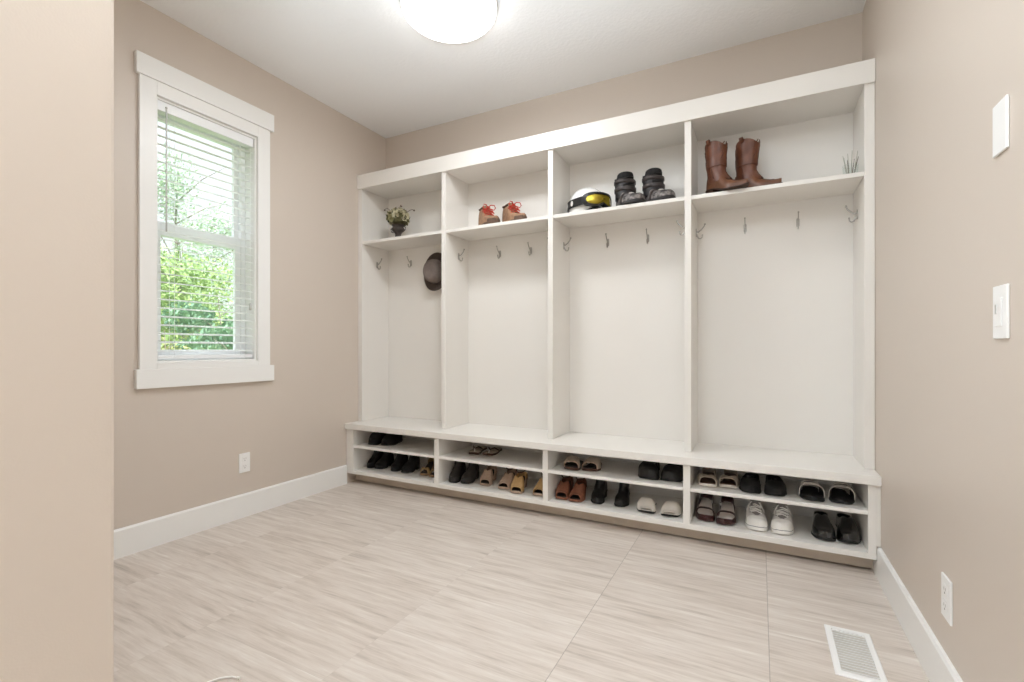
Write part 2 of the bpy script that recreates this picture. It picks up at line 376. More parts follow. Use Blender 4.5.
tree('bright green bushy tree behind the olive shrub', -14.2, 6.8, 4.2, crown(4.2, 1.4, R_, 10, 0.1), M['leaf_y'], 9000, 0.055, 7)

# ------------------------------------------------------------------ locker unit (upper), bench top, shoe cubby (lower)
YF, YK = 2.878, 3.203
UL = [(-2.912, -2.871), (-2.081, -2.046), (-1.230, -1.195), (-0.381, -0.345), (0.458, 0.4998)]   # uprights of the upper unit
ZBT, ZBB, ZFB, ZT = 0.479, 0.4355, 2.370, 2.4807
SH0, SH1 = 1.921, 1.944
lo = thing('locker_unit', 'tall white built-in open locker unit with four bays above the bench', 'locker', (-1.2, 3.04, ZBT+0.0005))
def lp(name, mb, m=None, parent=None, origin=None, **k):
    og = Vector(origin or lo.location); mb.v = [tuple(Vector(v)-og) for v in mb.v]
    return obj(name, mb, m or M['white'], parent or lo, **k)
zb = ZBT+0.0005
for i, (a, c_) in enumerate(UL):
    lp('side_panel' if i in (0, 4) else 'divider', MB().box(a, c_, YF, YK-0.012, zb, ZFB), bevel=0.0015)
lp('back_panel', MB().box(UL[0][0], UL[4][1], YK-0.012, YK, zb, ZFB))
lp('top_panel', MB().box(UL[0][0], UL[4][1], YF, YK, ZFB, ZFB+0.03))
lp('fascia', MB().box(UL[0][0], UL[4][1], YF-0.014, YF-0.0003, ZFB-0.002, ZT), bevel=0.002)
for i in range(4):
    lp('shelf', MB().box(UL[i][1]+0.0003, UL[i+1][0]-0.0003, YF+0.006, YK-0.0125, SH0, SH1), bevel=0.0015)
# coat hooks: local frame, plate in the xz plane at y=0, prongs towards -y
def hook_mesh():
    h = MB()
    h.loft([[(sx*0.011, -d, sz) for sx, sz in ((-1,-0.022),(-0.5,-0.028),(0.5,-0.028),(1,-0.022),(1,0.022),(0.5,0.028),(-0.5,0.028),(-1,0.022))] for d in (0.0005, 0.004)], True, True, True)
    h.tube([(0,-0.003,0.006), (0,-0.016,0.004), (0,-0.034,0.018), (0,-0.05,0.036), (0,-0.056,0.05)], [0.0055,0.005,0.0045,0.004,0.004], 8)
    h.ball((0,-0.057,0.053), 0.0068)
    h.tube([(0,-0.003,-0.004), (0,-0.008,-0.022), (0,-0.018,-0.038), (0,-0.03,-0.042), (0,-0.039,-0.034), (0,-0.041,-0.022)], [0.0055,0.005,0.0045,0.004,0.004,0.004], 8)
    h.ball((0,-0.0412,-0.019), 0.006)
    h.v = [(x*.72, y*.9, z*.9) for x, y, z in h.v]
    return h
hk0 = None
def hook(x, y, z, rz):
    global hk0
    if hk0 is None: hk0 = obj('coat_hook', hook_mesh(), M['nickel'], lo, smooth=True); o = hk0
    else: o = hk0.copy(); C.objects.link(o); o.parent = lo
    o.location = Vector((x, y, z))-Vector(lo.location); o.rotation_euler = (0, 0, rz)
HZ = 1.776
hook(-2.335, YK-0.0122, 1.702, 0)
for x in (-2.622, -1.76, -1.499, -0.918, -0.650, -0.077, 0.196): hook(x, YK-0.0122, HZ+0.018, 0)
for i, yy in enumerate((3.05, 3.05, 3.07, 3.10)): hook(UL[i][1]+0.0002, yy, HZ, PI/2)           # on the face looking to +x
for i, yy in ((1, 3.06), (2, 3.0), (3, 2.95), (4, 3.06)): hook(UL[i][0]-0.0002, yy, HZ, -PI/2)  # on the face looking to -x

YBN, YC, YT = 2.7326, 2.752, 2.838
bt = obj('bench_top', MB().box(-2.912, 0.4998, YBN, YK, ZBB, ZBT), M['white'], bevel=0.003)
tag(bt, 'long white bench top running under the four locker bays', 'bench')
CL = [(-2.912, -2.838), (-2.053, -2.015), (-1.212, -1.177), (-0.372, -0.335), (0.452, 0.4845)]
ZD0, ZD1, ZM0, ZM1 = 0.084, 0.112, 0.289, 0.308
cu = thing('shoe_cubby', 'low white shoe cubby with two shelves of shoes below the bench top', 'shoe rack', (-1.2, 2.98, 0))
def cp(name, mb, m=None, **k):
    og = Vector(cu.location); mb.v = [tuple(Vector(v)-og) for v in mb.v]; return obj(name, mb, m or M['white'], cu, **k)
ct = ZBB-0.0006
for i, (a, c_) in enumerate(CL):
    cp('side_panel' if i in (0, 4) else 'divider', MB().box(a, c_, YC, YK-0.012, ZD1 if i not in (0, 4) else ZD0, ct), bevel=0.0012)
cp('filler_strip', MB().box(0.4846, 0.4998, YC, YK-0.012, 0.1485, ct))
cp('deck', MB().box(CL[0][1], CL[4][0], YC, YK-0.012, ZD0, ZD1), bevel=0.0012)
for i in range(4):
    cp('middle_shelf', MB().box(CL[i][1]+0.0003, CL[i+1][0]-0.0003, YC+0.004, YK-0.0125, ZM0, ZM1), bevel=0.0012)
cp('back_panel', MB().box(CL[0][0], 0.4998, YK-0.012, YK, ZD0, ct))
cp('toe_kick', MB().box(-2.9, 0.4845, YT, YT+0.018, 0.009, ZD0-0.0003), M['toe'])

# ------------------------------------------------------------------ plates, outlets, register, lamp, cord
def plate(name, label, cat, wallx, sgn, y, z, hw, hh, kind):
    t = thing(name, label, cat, (wallx, y, z), 0)
    def bx(x0, x1, y0, y1, z0, z1): return MB().box(min(sgn*x0, sgn*x1), max(sgn*x0, sgn*x1), y0, y1, z0, z1)
    obj('cover_plate', bx(0.0004, 0.0065, -hw, hw, -hh, hh), M['plastic'], t, bevel=0.002)
    if kind == 'outlet':
        for s in (-1, 1):
            r = obj('socket', bx(0.0066, 0.0085, -0.017, 0.017, s*0.024-0.0165, s*0.024+0.0165), M['plastic'], t, bevel=0.0016)
            q = MB()
            for a in (-0.0065, 0.0065):
                q.add(bx(0.0084, 0.0088, a-0.0012, a+0.0012, s*0.024-0.001, s*0.024+0.008).v, MB().box(0,1,0,1,0,1).f)
            q.add(bx(0.0084, 0.0088, -0.0028, 0.0028, s*0.024-0.011, s*0.024-0.0055).v, MB().box(0,1,0,1,0,1).f)
            obj('slots', q, M['slot'], r)
    elif kind == 'rocker':
        obj('rocker', bx(0.0066, 0.0092, -0.0165, 0.0165, -0.033, 0.033), M['plastic'], t, bevel=0.0015)
        obj('dimmer_slider', bx(0.0093, 0.0112, 0.0065, 0.0105, -0.004, 0.018), M['grey_metal'], t)
    return t
plate('wall_outlet', 'white electrical outlet low on the window wall', 'outlet', XL, 1, 1.907, 0.344, 0.036, 0.061, 'outlet')
plate('wall_outlet', 'white electrical outlet low on the bare wall near the floor register', 'outlet', XR, -1, 1.866, 0.322, 0.04, 0.064, 'outlet')
plate('light_switch', 'white dimmer switch plate on the bare wall at hand height', 'switch', XR, -1, 1.505, 1.155, 0.036, 0.062, 'rocker')
plate('blank_plate', 'blank white cover plate high on the bare wall above the dimmer', 'cover plate', XR, -1, 1.507, 1.585, 0.036, 0.06, 'blank')

# floor register
fr = thing('floor_register', 'white metal floor register set in the tile near the bare wall', 'floor vent', (0.293, 2.035, 0.0005))
ring2 = MB(); HX, HY = 0.072, 0.158
def frame_ring(mb, hx, hy, ix, iy, z0, z1):
    o4 = [(-hx,-hy),(hx,-hy),(hx,hy),(-hx,hy)]; i4 = [(-ix,-iy),(ix,-iy),(ix,iy),(-ix,iy)]
    s4 = [(a*(hx-0.004)/hx, b_*(hy-0.004)/hy) for a, b_ in o4]
    rings = [[(a,b_,z0) for a,b_ in o4], [(a,b_,(z0+z1)/2) for a,b_ in o4], [(a,b_,z1) for a,b_ in s4], [(a,b_,z1) for a,b_ in i4], [(a,b_,z0) for a,b_ in i4]]
    mb.loft(rings, True)
frame_ring(ring2, HX, HY, 0.052, 0.134, 0.0, 0.006); obj('frame', ring2, M['plastic'], fr)
gr_ = MB()
nL = 16
for i in range(nL):
    y = -0.132 + 0.264*(i+0.5)/nL
    gr_.add([(-0.052,y-0.005,0.0055),(0.052,y-0.005,0.0055),(0.052,y+0.005,0.0035),(-0.052,y+0.005,0.0035),(-0.052,y-0.005,0.0043),(0.052,y-0.005,0.0043),(0.052,y+0.005,0.0023),(-0.052,y+0.005,0.0023)], MB().box(0,1,0,1,0,1).f)
obj('louvers', gr_, M['plastic'], fr)
obj('damper', MB().box(-0.052, 0.052, -0.134, 0.134, 0.0002, 0.0008), M['damper'], fr)

# ceiling lamp
LX, LY = -1.46, 2.09
la = thing('ceiling_light', 'round white flush ceiling light glowing above the room', 'ceiling light', (LX, LY, ZC))
LK = 1.06
c = MB(); c.lathe([(0.235*LK, -0.0005), (0.243*LK, -0.004), (0.243*LK, -0.026), (0.236*LK, -0.03)], 56); obj('trim_ring', c, M['grey_metal'], la, smooth=True)
c = MB(); c.lathe([(r_*LK, z_*.84) for r_, z_ in [(0.234, -0.028), (0.237, -0.05), (0.232, -0.074), (0.214, -0.096), (0.18, -0.113), (0.13, -0.125), (0.07, -0.131), (0.004, -0.133)]], 56)
obj('glass_shade', c, M['lamp'], la, smooth=True)

c = MB(); pts = [(-0.30+0.30*math.cos(a)*1.0, 0.12*math.sin(a), 0.004) for a in [0.35+0.12*i for i in range(12)]]
co = thing('white_cord', 'thin white cord end curling over the tile by the beige wall end', 'cord', (-1.50, 0.94, 0.0006))
c.tube([(0.0, 0.018, 0.0035), (-0.018, 0.014, 0.0035), (-0.035, 0.004, 0.0035), (-0.05, -0.012, 0.0035), (-0.062, -0.035, 0.0035), (-0.07, -0.07, 0.0035), (-0.072, -0.12, 0.0035), (-0.06, -0.19, 0.0035)], 0.0035, 8)
obj('cable', c, M['cord_w'], co, smooth=True)
c = MB(); c.tube([(0.0, 0.018, 0.0045), (0.012, 0.0205, 0.0045)], [0.0045, 0.0045], 10); obj('cord_tip', c, M['cord_w'], co, smooth=True)

exec_shoes = True
# ------------------------------------------------------------------ footwear
def ss(a, b, x):
    t = max(0.0, min(1.0, (x-a)/(b-a))); return t*t*(3-2*t)
def tab(pts, t):
    if t <= pts[0][0]: return pts[0][1]
    for (a, va), (b_, vb) in zip(pts, pts[1:]):
        if t <= b_: return va+(vb-va)*ss(a, b_, t)
    return pts[-1][1]
WT = [(0,.80),(.14,.90),(.28,1),(.5,.82),(.72,.68),(.86,.70),(1,.70)]
class Foot:
    def __init__(s, L, W, side=1, toe='round', heel=0.0, st=0.012):
        s.L, s.W, s.side, s.toe, s.heel, s.st = L, W, side, toe, heel, st
    def hw(s, t):
        k = tab(WT, t)
        tr, p = {'round': (.2, .5), 'point': (.40, .68), 'square': (.12, .42), 'almond': (.3, .56)}[s.toe]
        if t < tr: k *= max(1e-4, 1-(1-t/tr)**2)**p
        if t > .86: k *= max(1e-4, 1-((t-.86)/.14)**2)**.5
        return s.W/2*k
    def cx(s, t): return s.side*s.W*(0.10*ss(.5, 0, t) - 0.05*math.sin(PI*t))
    def y(s, t): return (t-.5)*s.L
    def zu(s, t): return s.heel*ss(.32, .78, t) + .008*ss(.12, 0, t)        # underside of the sole
    def zt(s, t): return s.zu(t)+s.st
def stations(t0, t1, n, ends=True):
    return [t0+(t1-t0)*((1-math.cos(PI*i/n))/2 if ends else i/n) for i in range(n+1)]
def sole(ft, grow=1.0, n=22, z0=None, z1=None, t0=0.0, t1=1.0):
    rings = []
    for t in stations(t0, t1, n):
        h = ft.hw(t)*grow+0.0004; y = ft.y(t) + (grow-1)*(t-.5)*ft.L*0.4; cx = ft.cx(t)
        a = ft.zu(t) if z0 is None else z0(t); b_ = ft.zt(t) if z1 is None else z1(t)
        e_ = min(.003, h*.4, (b_-a)*.4)
        rings.append([(cx-h+e_,y,a),(cx+h-e_,y,a),(cx+h,y,a+e_),(cx+h,y,b_-e_),(cx+h-e_,y,b_),(cx-h+e_,y,b_),(cx-h,y,b_-e_),(cx-h,y,a+e_)])
    return MB().loft(rings, True, True, True)
def heel_block(ft, t0=.74, t1=1.0, shrink=.8, z0=0.0):
    rings = []
    for t in stations(t0, t1, 12):
        h = ft.hw(t)
        rings.append([(ft.cx(t)-h*shrink, ft.y(t), z0), (ft.cx(t)+h*shrink, ft.y(t), z0), (ft.cx(t)+h*.98, ft.y(t), ft.zu(t)+.002), (ft.cx(t)-h*.98, ft.y(t), ft.zu(t)+.002)])
    return MB().loft(rings, True, True, True)
def upper(ft, h, a=lambda t: 0.0, t0=0.0, t1=1.0, n=20, k=7, th=0.003, e=.62, grow=1.0, skew=0.0, lift=0.0, ends=True):
    rings = []
    for t in stations(t0, t1, n, ends):
        hw = ft.hw(t)*grow; H = h(t); al = min(.97, max(0.0, a(t))); fo = math.acos(al) if al > 0 else PI/2
        def P(phi, shr):
            cs, sn = math.cos(phi), math.sin(phi)
            tt = min(1, max(0, t + skew*cs))
            x = (hw-shr)*math.copysign(abs(cs)**e, cs) if hw > shr else 0.3*hw*math.copysign(abs(cs)**e, cs)
            return (ft.cx(tt)+x, ft.y(tt), ft.zt(tt)-.002+lift+max(H-shr, H*.5)*abs(sn)**e)
        out_r = [P(fo*i/k, 0) for i in range(k+1)]; in_r = [P(fo*(k-i)/k, th) for i in range(k+1)]
        in_l = [P(PI-fo*i/k, th) for i in range(k+1)]; out_l = [P(PI-fo*(k-i)/k, 0) for i in range(k+1)]
        rings.append(out_r+in_r+in_l+out_l)
    m = MB(); m.loft(rings, True)
    K = k+1
    for q in (0, len(rings)-1):            # close the cut ends between outer and inner skin
        r = rings[q]; vs = r; fs = []
        for i in range(k):
            fs.append((i, i+1, 2*K-2-i, 2*K-1-i)); fs.append((2*K+i, 2*K+i+1, 4*K-2-i, 4*K-1-i))
        m.add(vs, fs)
    return m
def opening(t0, mx=.86, t1=1.2, w=.16): return lambda t: mx*ss(t0, t0+w, t)*(1-ss(t1, t1+.1, t))
def bow(m, c, s):
    x, y, z = c
    for d in (-1, 1):
        m.tube([(x, y, z), (x+d*s*.5, y+s*.1, z+s*.35), (x+d*s, y, z+s*.2), (x+d*s, y-s*.05, z-s*.2), (x+d*s*.5, y, z-s*.25), (x, y, z)], s*.13, 6)
    m.ball(c, s*.24, 8, 5); return m

def root(name, label, cat, toe, z, yaw, L, group):
    a = math.radians(yaw); p = (toe[0]-math.sin(a)*L/2, toe[1]+math.cos(a)*L/2, z+0.0006)
    return thing(name, label, cat, p, a, group)

def flat(name, label, toe, z, yaw, side, up, so, group, L=.25, W=.09, tt='round', h=(.036,.055,.06), op=.36, heel=0.01, cat='shoe', extra=None, lin=None, grow=1.03, inner='dark_inside', smx=.86):
    ft = Foot(L, W, side, tt, heel); r = root(name, label, cat, toe, z, yaw, L, group)
    obj('sole', sole(ft, grow), M[so], r, smooth=True)
    if heel > .004: obj('heel', heel_block(ft, .72), M[so], r, smooth=True)
    H = lambda t: tab([(0,h[0]*.72),(.1,h[0]),(op,h[1]),(.7,h[1]*1.02),(1,h[2])], t)
    obj('upper', upper(ft, H, opening(op, smx)), M[up], r, smooth=True)
    obj('insole', sole(ft, .86, z0=lambda t: ft.zt(t)-.001, z1=lambda t: ft.zt(t)+.004), M[inner], r, smooth=True)
    if extra: extra(ft, r, H)
    return r
def bow_extra(m):
    def f(ft, r, H): obj('bow', bow(MB(), (ft.cx(.34), ft.y(.33), ft.zt(.34)+H(.34)+.003), .02), M[m], r, smooth=True)
    return f
def saddle_extra(m):
    def f(ft, r, H):
        obj('saddle_strap', upper(ft, lambda t: H(t)+.003, t0=.30, t1=.40, n=4, grow=1.03, ends=False), M[m], r, smooth=True)
    return f
def cap_extra(m):
    def f(ft, r, H):
        obj('vamp_strap', upper(ft, lambda t: H(t)+.003, t0=.33, t1=.47, n=5, grow=1.04, ends=False), M[m], r, smooth=True)
    return f

def bootie(name, label, toe, z, yaw, side, up, so, group, L=.25, W=.088, tt='almond', top=.15, heel=.03, zipper=False, laces=None, cuff=None):
    ft = Foot(L, W, side, tt, heel); r = root(name, label, 'ankle boot', toe, z, yaw, L, group)
    obj('sole', sole(ft, 1.04), M[so], r, smooth=True)
    obj('heel', heel_block(ft, .70, shrink=.92), M[so], r, smooth=True)
    H = lambda t: tab([(0,.028),(.12,.036),(.4,.062),(.55,.085),(.8,.085),(1,.075)], t)
    obj('vamp', upper(ft, H), M[up], r, smooth=True)
    s = MB(); rings = []
    for i in range(8):
        q = i/7; z_ = .045+heel*.6+(top-.045-heel*.6)*q; cy = ft.y(tab([(0,.68),(1,.74)], q)); ry = L*tab([(0,.29),(.4,.22),(1,.21)], q); rx = W*tab([(0,.38),(.5,.37),(1,.40)], q)
        rings.append([(ft.cx(.7)+rx*math.cos(2*PI*j_/20), cy+ry*math.sin(2*PI*j_/20), z_) for j_ in range(20)])
    for i in range(4):
        q = i/3; z_ = top-.0+(-.05)*q; rings.append([(ft.cx(.7)+(W*.40-.004)*math.cos(2*PI*j_/20), ft.y(.74)+(L*.21-.004)*math.sin(2*PI*j_/20), z_) for j_ in range(20)])
    s.loft(rings, True, False, True); obj('shaft', s, M[up], r, smooth=True)
    if cuff:
        c_ = MB(); c_.lathe([(1, top-.012), (1.05, top-.008), (1.05, top+.001), (1, top+.002)], 20)
        c_.v = [(ft.cx(.7)+v[0]*W*.40, ft.y(.74)+v[1]*L*.21, v[2]) for v in c_.v]; obj('cuff', c_, M[cuff], r, smooth=True)
    if laces:
        l = MB()
        for i in range(4):
            t = .40+.045*i; zz = ft.zt(t)+H(t)+.002+.004*i; x = ft.cx(t)
            l.tube([(x-.018, ft.y(t)+.006, zz-.007), (x, ft.y(t), zz), (x+.018, ft.y(t)+.006, zz-.007)], .0022, 6)
        obj('laces', l, M[laces], r, smooth=True)
    return r

def peep(name, label, toe, z, yaw, side, up, so, bed, group, L=.24, W=.092, heel=.05, t0=.10, t1=.50, h0=.034, h1=.066, sling=None, cup=True, cat='shoe'):
    ft = Foot(L, W, side, 'round', heel, .014); r = root(name, label, cat, toe, z, yaw, L, group)
    obj('sole', sole(ft, 1.04), M[so], r, smooth=True)
    obj('heel', heel_block(ft, .72, shrink=.8), M[so], r, smooth=True)
    obj('footbed', sole(ft, .95, z0=lambda t: ft.zt(t)-.001, z1=lambda t: ft.zt(t)+.003), M[bed], r, smooth=True)
    obj('upper', upper(ft, lambda t: tab([(t0,h0),(t1,h1)], t), lambda t: .55*ss(t1-.08, t1, t), t0=t0, t1=t1, n=12, ends=False, th=.004, grow=1.03), M[up], r, smooth=True)
    if cup: obj('heel_cup', upper(ft, lambda t: .055, lambda t: .9, t0=.70, t1=1.0, n=10, grow=1.02), M[up], r, smooth=True)
    if sling:
        zz = ft.zt(.8)+.062; a_ = MB(); pts = []
        for i in range(24):
            q = 2*PI*i/24; pts.append((ft.cx(.75)+W*.34*math.cos(q), ft.y(.74)+L*.23*math.sin(q), zz+.012*math.sin(q)))
        a_.tube(pts, .004, 6, True); obj('ankle_strap', a_, M[sling], r, smooth=True)
    return r

def slide(name, label, toe, z, yaw, side, up, so, bed, group, L=.25, W=.10, t0=.14, t1=.46, h0=.040, h1=.060, stripes=None, st=.014, back=None, trim=None):
    ft = Foot(L, W, side, 'round', 0.0, st); r = root(name, label, 'slide sandal', toe, z, yaw, L, group)
    obj('sole', sole(ft, 1.04), M[so], r, smooth=True)
    obj('footbed', sole(ft, .96, z0=lambda t: ft.zt(t)-.001, z1=lambda t: ft.zt(t)+.0035), M[bed], r, smooth=True)
    H = lambda t: tab([(t0,h0),(t1,h1)], t)
    obj('band', upper(ft, H, t0=t0, t1=t1, n=8, ends=False, th=.004, grow=1.03), M[up], r, smooth=True)
    if stripes:
        for a_, b_ in ((t0-.012, t0+.022), (t0+.06, t0+.10), (t0+.16, t0+.20)):
            obj('stripe', upper(ft, lambda t: H(t)+.004, t0=a_, t1=b_, n=3, ends=False, th=.003, grow=1.07), M[stripes], r, smooth=True)
    if trim:
        obj('toe_trim', upper(ft, lambda t: H(t)+.0015, t0=t0-.005, t1=t0+.03, n=3, ends=False, th=.004, grow=1.04), M[trim], r, smooth=True)
    if back:
        a_ = MB(); pts = []
        for i in range(13):
            q = PI*i/12; pts.append((ft.cx(.7)+ft.hw(.7)*1.02*math.cos(q), ft.y(.62)+L*.36*math.sin(q), ft.zt(.7)+.028+.02*math.sin(q)))
        a_.tube(pts, .004, 6); obj('heel_strap', a_, M[back], r, smooth=True)
    return r

def strap_sandal(name, label, toe, z, yaw, side, up, so, bed, group, L=.245, W=.096, heel=.045):
    ft = Foot(L, W, side, 'round', heel, .018); r = root(name, label, 'sandal', toe, z, yaw, L, group)
    obj('sole', sole(ft, 1.05), M[so], r, smooth=True)
    obj('heel', heel_block(ft, .68, shrink=.95), M[so], r, smooth=True)
    obj('footbed', sole(ft, .95, z0=lambda t: ft.zt(t)-.001, z1=lambda t: ft.zt(t)+.003), M[bed], r, smooth=True)
    obj('toe_cap', upper(ft, lambda t: tab([(0,.014),(.05,.024),(.3,.030)], t), lambda t: .88*ss(.02,.07,t), t0=0.0, t1=.42, n=8, grow=1.03), M[up], r, smooth=True)
    obj('toe_strap', upper(ft, lambda t: .040, t0=.30, t1=.37, n=4, ends=False, th=.004, grow=1.04), M[up], r, smooth=True)
    obj('instep_strap', upper(ft, lambda t: .058, t0=.56, t1=.62, n=4, ends=False, th=.004, grow=1.04), M[up], r, smooth=True)
    obj('heel_cup', upper(ft, lambda t: .062, lambda t: .92, t0=.62, t1=1.0, n=10, grow=1.03), M[up], r, smooth=True)
    c_ = MB(); x = ft.cx(.55)+side*ft.hw(.55)*.9; c_.box(x-.004, x+.004, ft.y(.55)-.008, ft.y(.55)+.008, ft.zt(.55)+.03, ft.zt(.55)+.045); obj('buckle', c_, M['nickel'], r)
    return r

def flip(name, label, toe, z, yaw, side, group, L=.26, W=.095):
    ft = Foot(L, W, side, 'round', 0.0, .014); r = root(name, label, 'flip-flop', toe, z, yaw, L, group)
    obj('sole', sole(ft, 1.0), M['brown_dark'], r, smooth=True)
    obj('footbed', sole(ft, .95, z0=lambda t: ft.zt(t)-.001, z1=lambda t: ft.zt(t)+.002), M['stone'], r, smooth=True)
    m = MB()
    for d in (-1, 1):
        m.tube([(ft.cx(.2), ft.y(.2), ft.zt(.2)+.002), (ft.cx(.24), ft.y(.24), ft.zt(.2)+.022), (ft.cx(.36)+d*.022, ft.y(.36), ft.zt(.3)+.030), (ft.cx(.55)+d*ft.hw(.55)*.92, ft.y(.55), ft.zt(.5)+.004)], [.0035,.004,.005,.005], 8)
    obj('thong_strap', m, M['brown_dark'], r, smooth=True)
    obj('toe_post', MB().tube([(ft.cx(.2), ft.y(.2), ft.zt(.2)), (ft.cx(.22), ft.y(.225), ft.zt(.2)+.022)], .004, 8), M['lace_white'], r, smooth=True)
    return r

def sneaker(name, label, toe, z, yaw, side, group, L=.27, W=.102):
    ft = Foot(L, W, side, 'round', 0.0, .026); r = root(name, label, 'sneaker', toe, z, yaw, L, group)
    so = obj('sole', sole(ft, 1.05), M['rubber_white'], r, smooth=True)
    obj('sole_line', sole(ft, 1.062, z0=lambda t: ft.zu(t)+.018, z1=lambda t: ft.zu(t)+.0205), M['navy_line'], so, smooth=True)
    H = lambda t: tab([(0,.022),(.06,.034),(.2,.042),(.34,.060),(.5,.078),(.75,.072),(1,.066)], t)
    obj('upper', upper(ft, H, lambda t: .42*ss(.24,.30,t)*(1-ss(.52,.6,t))+.86*ss(.52,.64,t)), M['canvas'], r, smooth=True)
    obj('toe_cap', upper(ft, lambda t: H(t)+.003, t0=0.0, t1=.2, n=10, grow=1.04), M['rubber_white'], r, smooth=True)
    tg = MB(); rings = []
    for i in range(9):
        q = i/8; t = .25+.33*q; zz = ft.zt(t)+H(t)-.006+.03*ss(.5,1,q); w_ = .020+.006*q
        rings.append([(ft.cx(t)+w_*a_, ft.y(t), zz+.004*(1-a_*a_)-c2) for a_, c2 in ((-1,0),(-.5,0),(0,0),(.5,0),(1,0),(1,.004),(0,.004),(-1,.004))])
    tg.loft(rings, True, True, True); obj('tongue', tg, M['tongue'], r, smooth=True)
    l = MB()
    for i in range(6):
        t = .29+.044*i; zz = ft.zt(t)+H(t)-.0; x = ft.cx(t); d = 1 if i % 2 else -1
        l.tube([(x-.028, ft.y(t)-d*.006, zz-.004), (x, ft.y(t), zz+.006), (x+.028, ft.y(t)+d*.006, zz-.004)], .0036, 6)
    for d in (-1, 1):
        t = .54; x = ft.cx(t); zz = ft.zt(t)+H(t)+.004
        l.tube([(x, ft.y(t), zz), (x+d*.02, ft.y(t)-.012, zz+.008), (x+d*.034, ft.y(t)-.03, zz-.012), (x+d*.022, ft.y(t)-.034, zz-.016), (x, ft.y(t), zz)], .0024, 6)
        l.tube([(x, ft.y(t), zz), (x+d*.03, ft.y(t)-.02, zz-.004), (x+d*.044, ft.y(t)-.05, zz-.03)], .0022, 6)
    obj('laces', l, M['lace_white'], r, smooth=True)
    e_ = MB()
    for i in range(5):
        for d in (-1, 1):
            t = .30+.05*i; e_.ball((ft.cx(t)+d*.028, ft.y(t), ft.zt(t)+H(t)-.008), .0032, 8, 4)
    obj('eyelets', e_, M['navy_line'], r, smooth=True)
    return r

ZU, ZL = ZM1, ZD1
# bay under the hat bay
G = 'black low shoes on the top cubby shelf nearest the window wall'
flat('slip_on_shoe', 'black slip-on shoe on the top cubby shelf, nearer the window wall', (-2.724,2.815), ZU, 7, 1, 'black_suede', 'black_rubber', G, h=(.045,.08,.08), W=.10, L=0.205)
flat('slip_on_shoe', 'black slip-on shoe on the top cubby shelf, farther from the window wall of its pair', (-2.6,2.85), ZU, 7, -1, 'black_suede', 'black_rubber', G, h=(.045,.08,.08), W=.105, L=0.205)
G = 'black suede ankle boots on the cubby deck'
bootie('ankle_boot', 'black suede ankle boot on the cubby deck, closest of all to the window wall', (-2.78,2.842), ZL, 5, 1, 'black_suede', 'black_rubber', G, top=.165, L=0.205, W=.078)
bootie('ankle_boot', 'black suede ankle boot, second from the window wall on the cubby deck', (-2.687,2.852), ZL, 7, -1, 'black_suede', 'black_rubber', G, top=.165, L=0.205)
bootie('ankle_boot', 'black suede ankle boot, third from the window wall on the cubby deck', (-2.535,2.852), ZL, 7, 1, 'black_suede', 'black_rubber', G, top=.165, L=0.205)
bootie('ankle_boot', 'black suede ankle boot beside the gold strappy sandals', (-2.415,2.851), ZL, 7, -1, 'black_suede', 'black_rubber', G, top=.165, L=0.205)
G = 'gold strappy sandals beside the first cubby divider'
peep('strappy_sandal', 'gold strappy sandal standing between the black suede boots and its mate', (-2.253,2.862), ZL, 7, 1, 'gold', 'tan_sole', 'dark_inside', G, W=.075, heel=.05, t0=.16, t1=.30, h0=.034, h1=.046, sling='brown_dark', cat='sandal', L=0.205)
peep('strappy_sandal', 'gold strappy sandal half hidden behind the first cubby divider', (-2.155,2.858), ZL, 7, -1, 'gold', 'tan_sole', 'dark_inside', G, W=.075, heel=.05, t0=.16, t1=.30, h0=.034, h1=.046, sling='brown_dark', cat='sandal', L=0.205)
# second bay
G = 'thin brown flip-flops on the top cubby shelf'
flip('flip_flop', 'thin brown flip-flop on the top cubby shelf above the charcoal boots', (-1.831,2.892), ZU, 8, 1, G, L=0.25)
flip('flip_flop', 'thin brown flip-flop on the top cubby shelf above the taupe heels', (-1.712,2.906), ZU, 8, -1, G, L=0.25)
G = 'charcoal leather ankle boots with lace loops'
bootie('ankle_boot', 'charcoal leather ankle boot standing against the first cubby divider', (-1.948,2.804), ZL, 8, 1, 'char_leather', 'black_rubber', G, top=.146, cuff='stone', L=0.215)
bootie('ankle_boot', 'charcoal leather ankle boot standing next to the taupe peep-toe heels', (-1.849,2.825), ZL, 8, -1, 'char_leather', 'black_rubber', G, top=.146, cuff='stone', L=0.215)
G = 'taupe suede peep-toe heels'
peep('peep_toe_heel', 'taupe suede peep-toe heel beside the charcoal boots', (-1.707,2.847), ZL, 8, 1, 'taupe', 'taupe', 'dark_inside', G, sling='brown_dark', h0=.032, h1=.074, L=0.215)
peep('peep_toe_heel', 'taupe suede peep-toe heel beside the tan suede pair', (-1.541,2.834), ZL, 8, -1, 'taupe', 'taupe', 'dark_inside', G, sling='brown_dark', h0=.032, h1=.074, L=0.215)
G = 'tan suede peep-toe heels'
peep('peep_toe_heel', 'tan suede peep-toe heel beside the taupe pair', (-1.432,2.79), ZL, 8, 1, 'tan', 'taupe', 'dark_inside', G, sling='brown_dark', h0=.032, h1=.074, L=0.215)
peep('peep_toe_heel', 'tan suede peep-toe heel partly hidden by the second cubby divider', (-1.272,2.812), ZL, 4, -1, 'tan', 'taupe', 'dark_inside', G, sling='brown_dark', h0=.032, h1=.074, L=0.215)
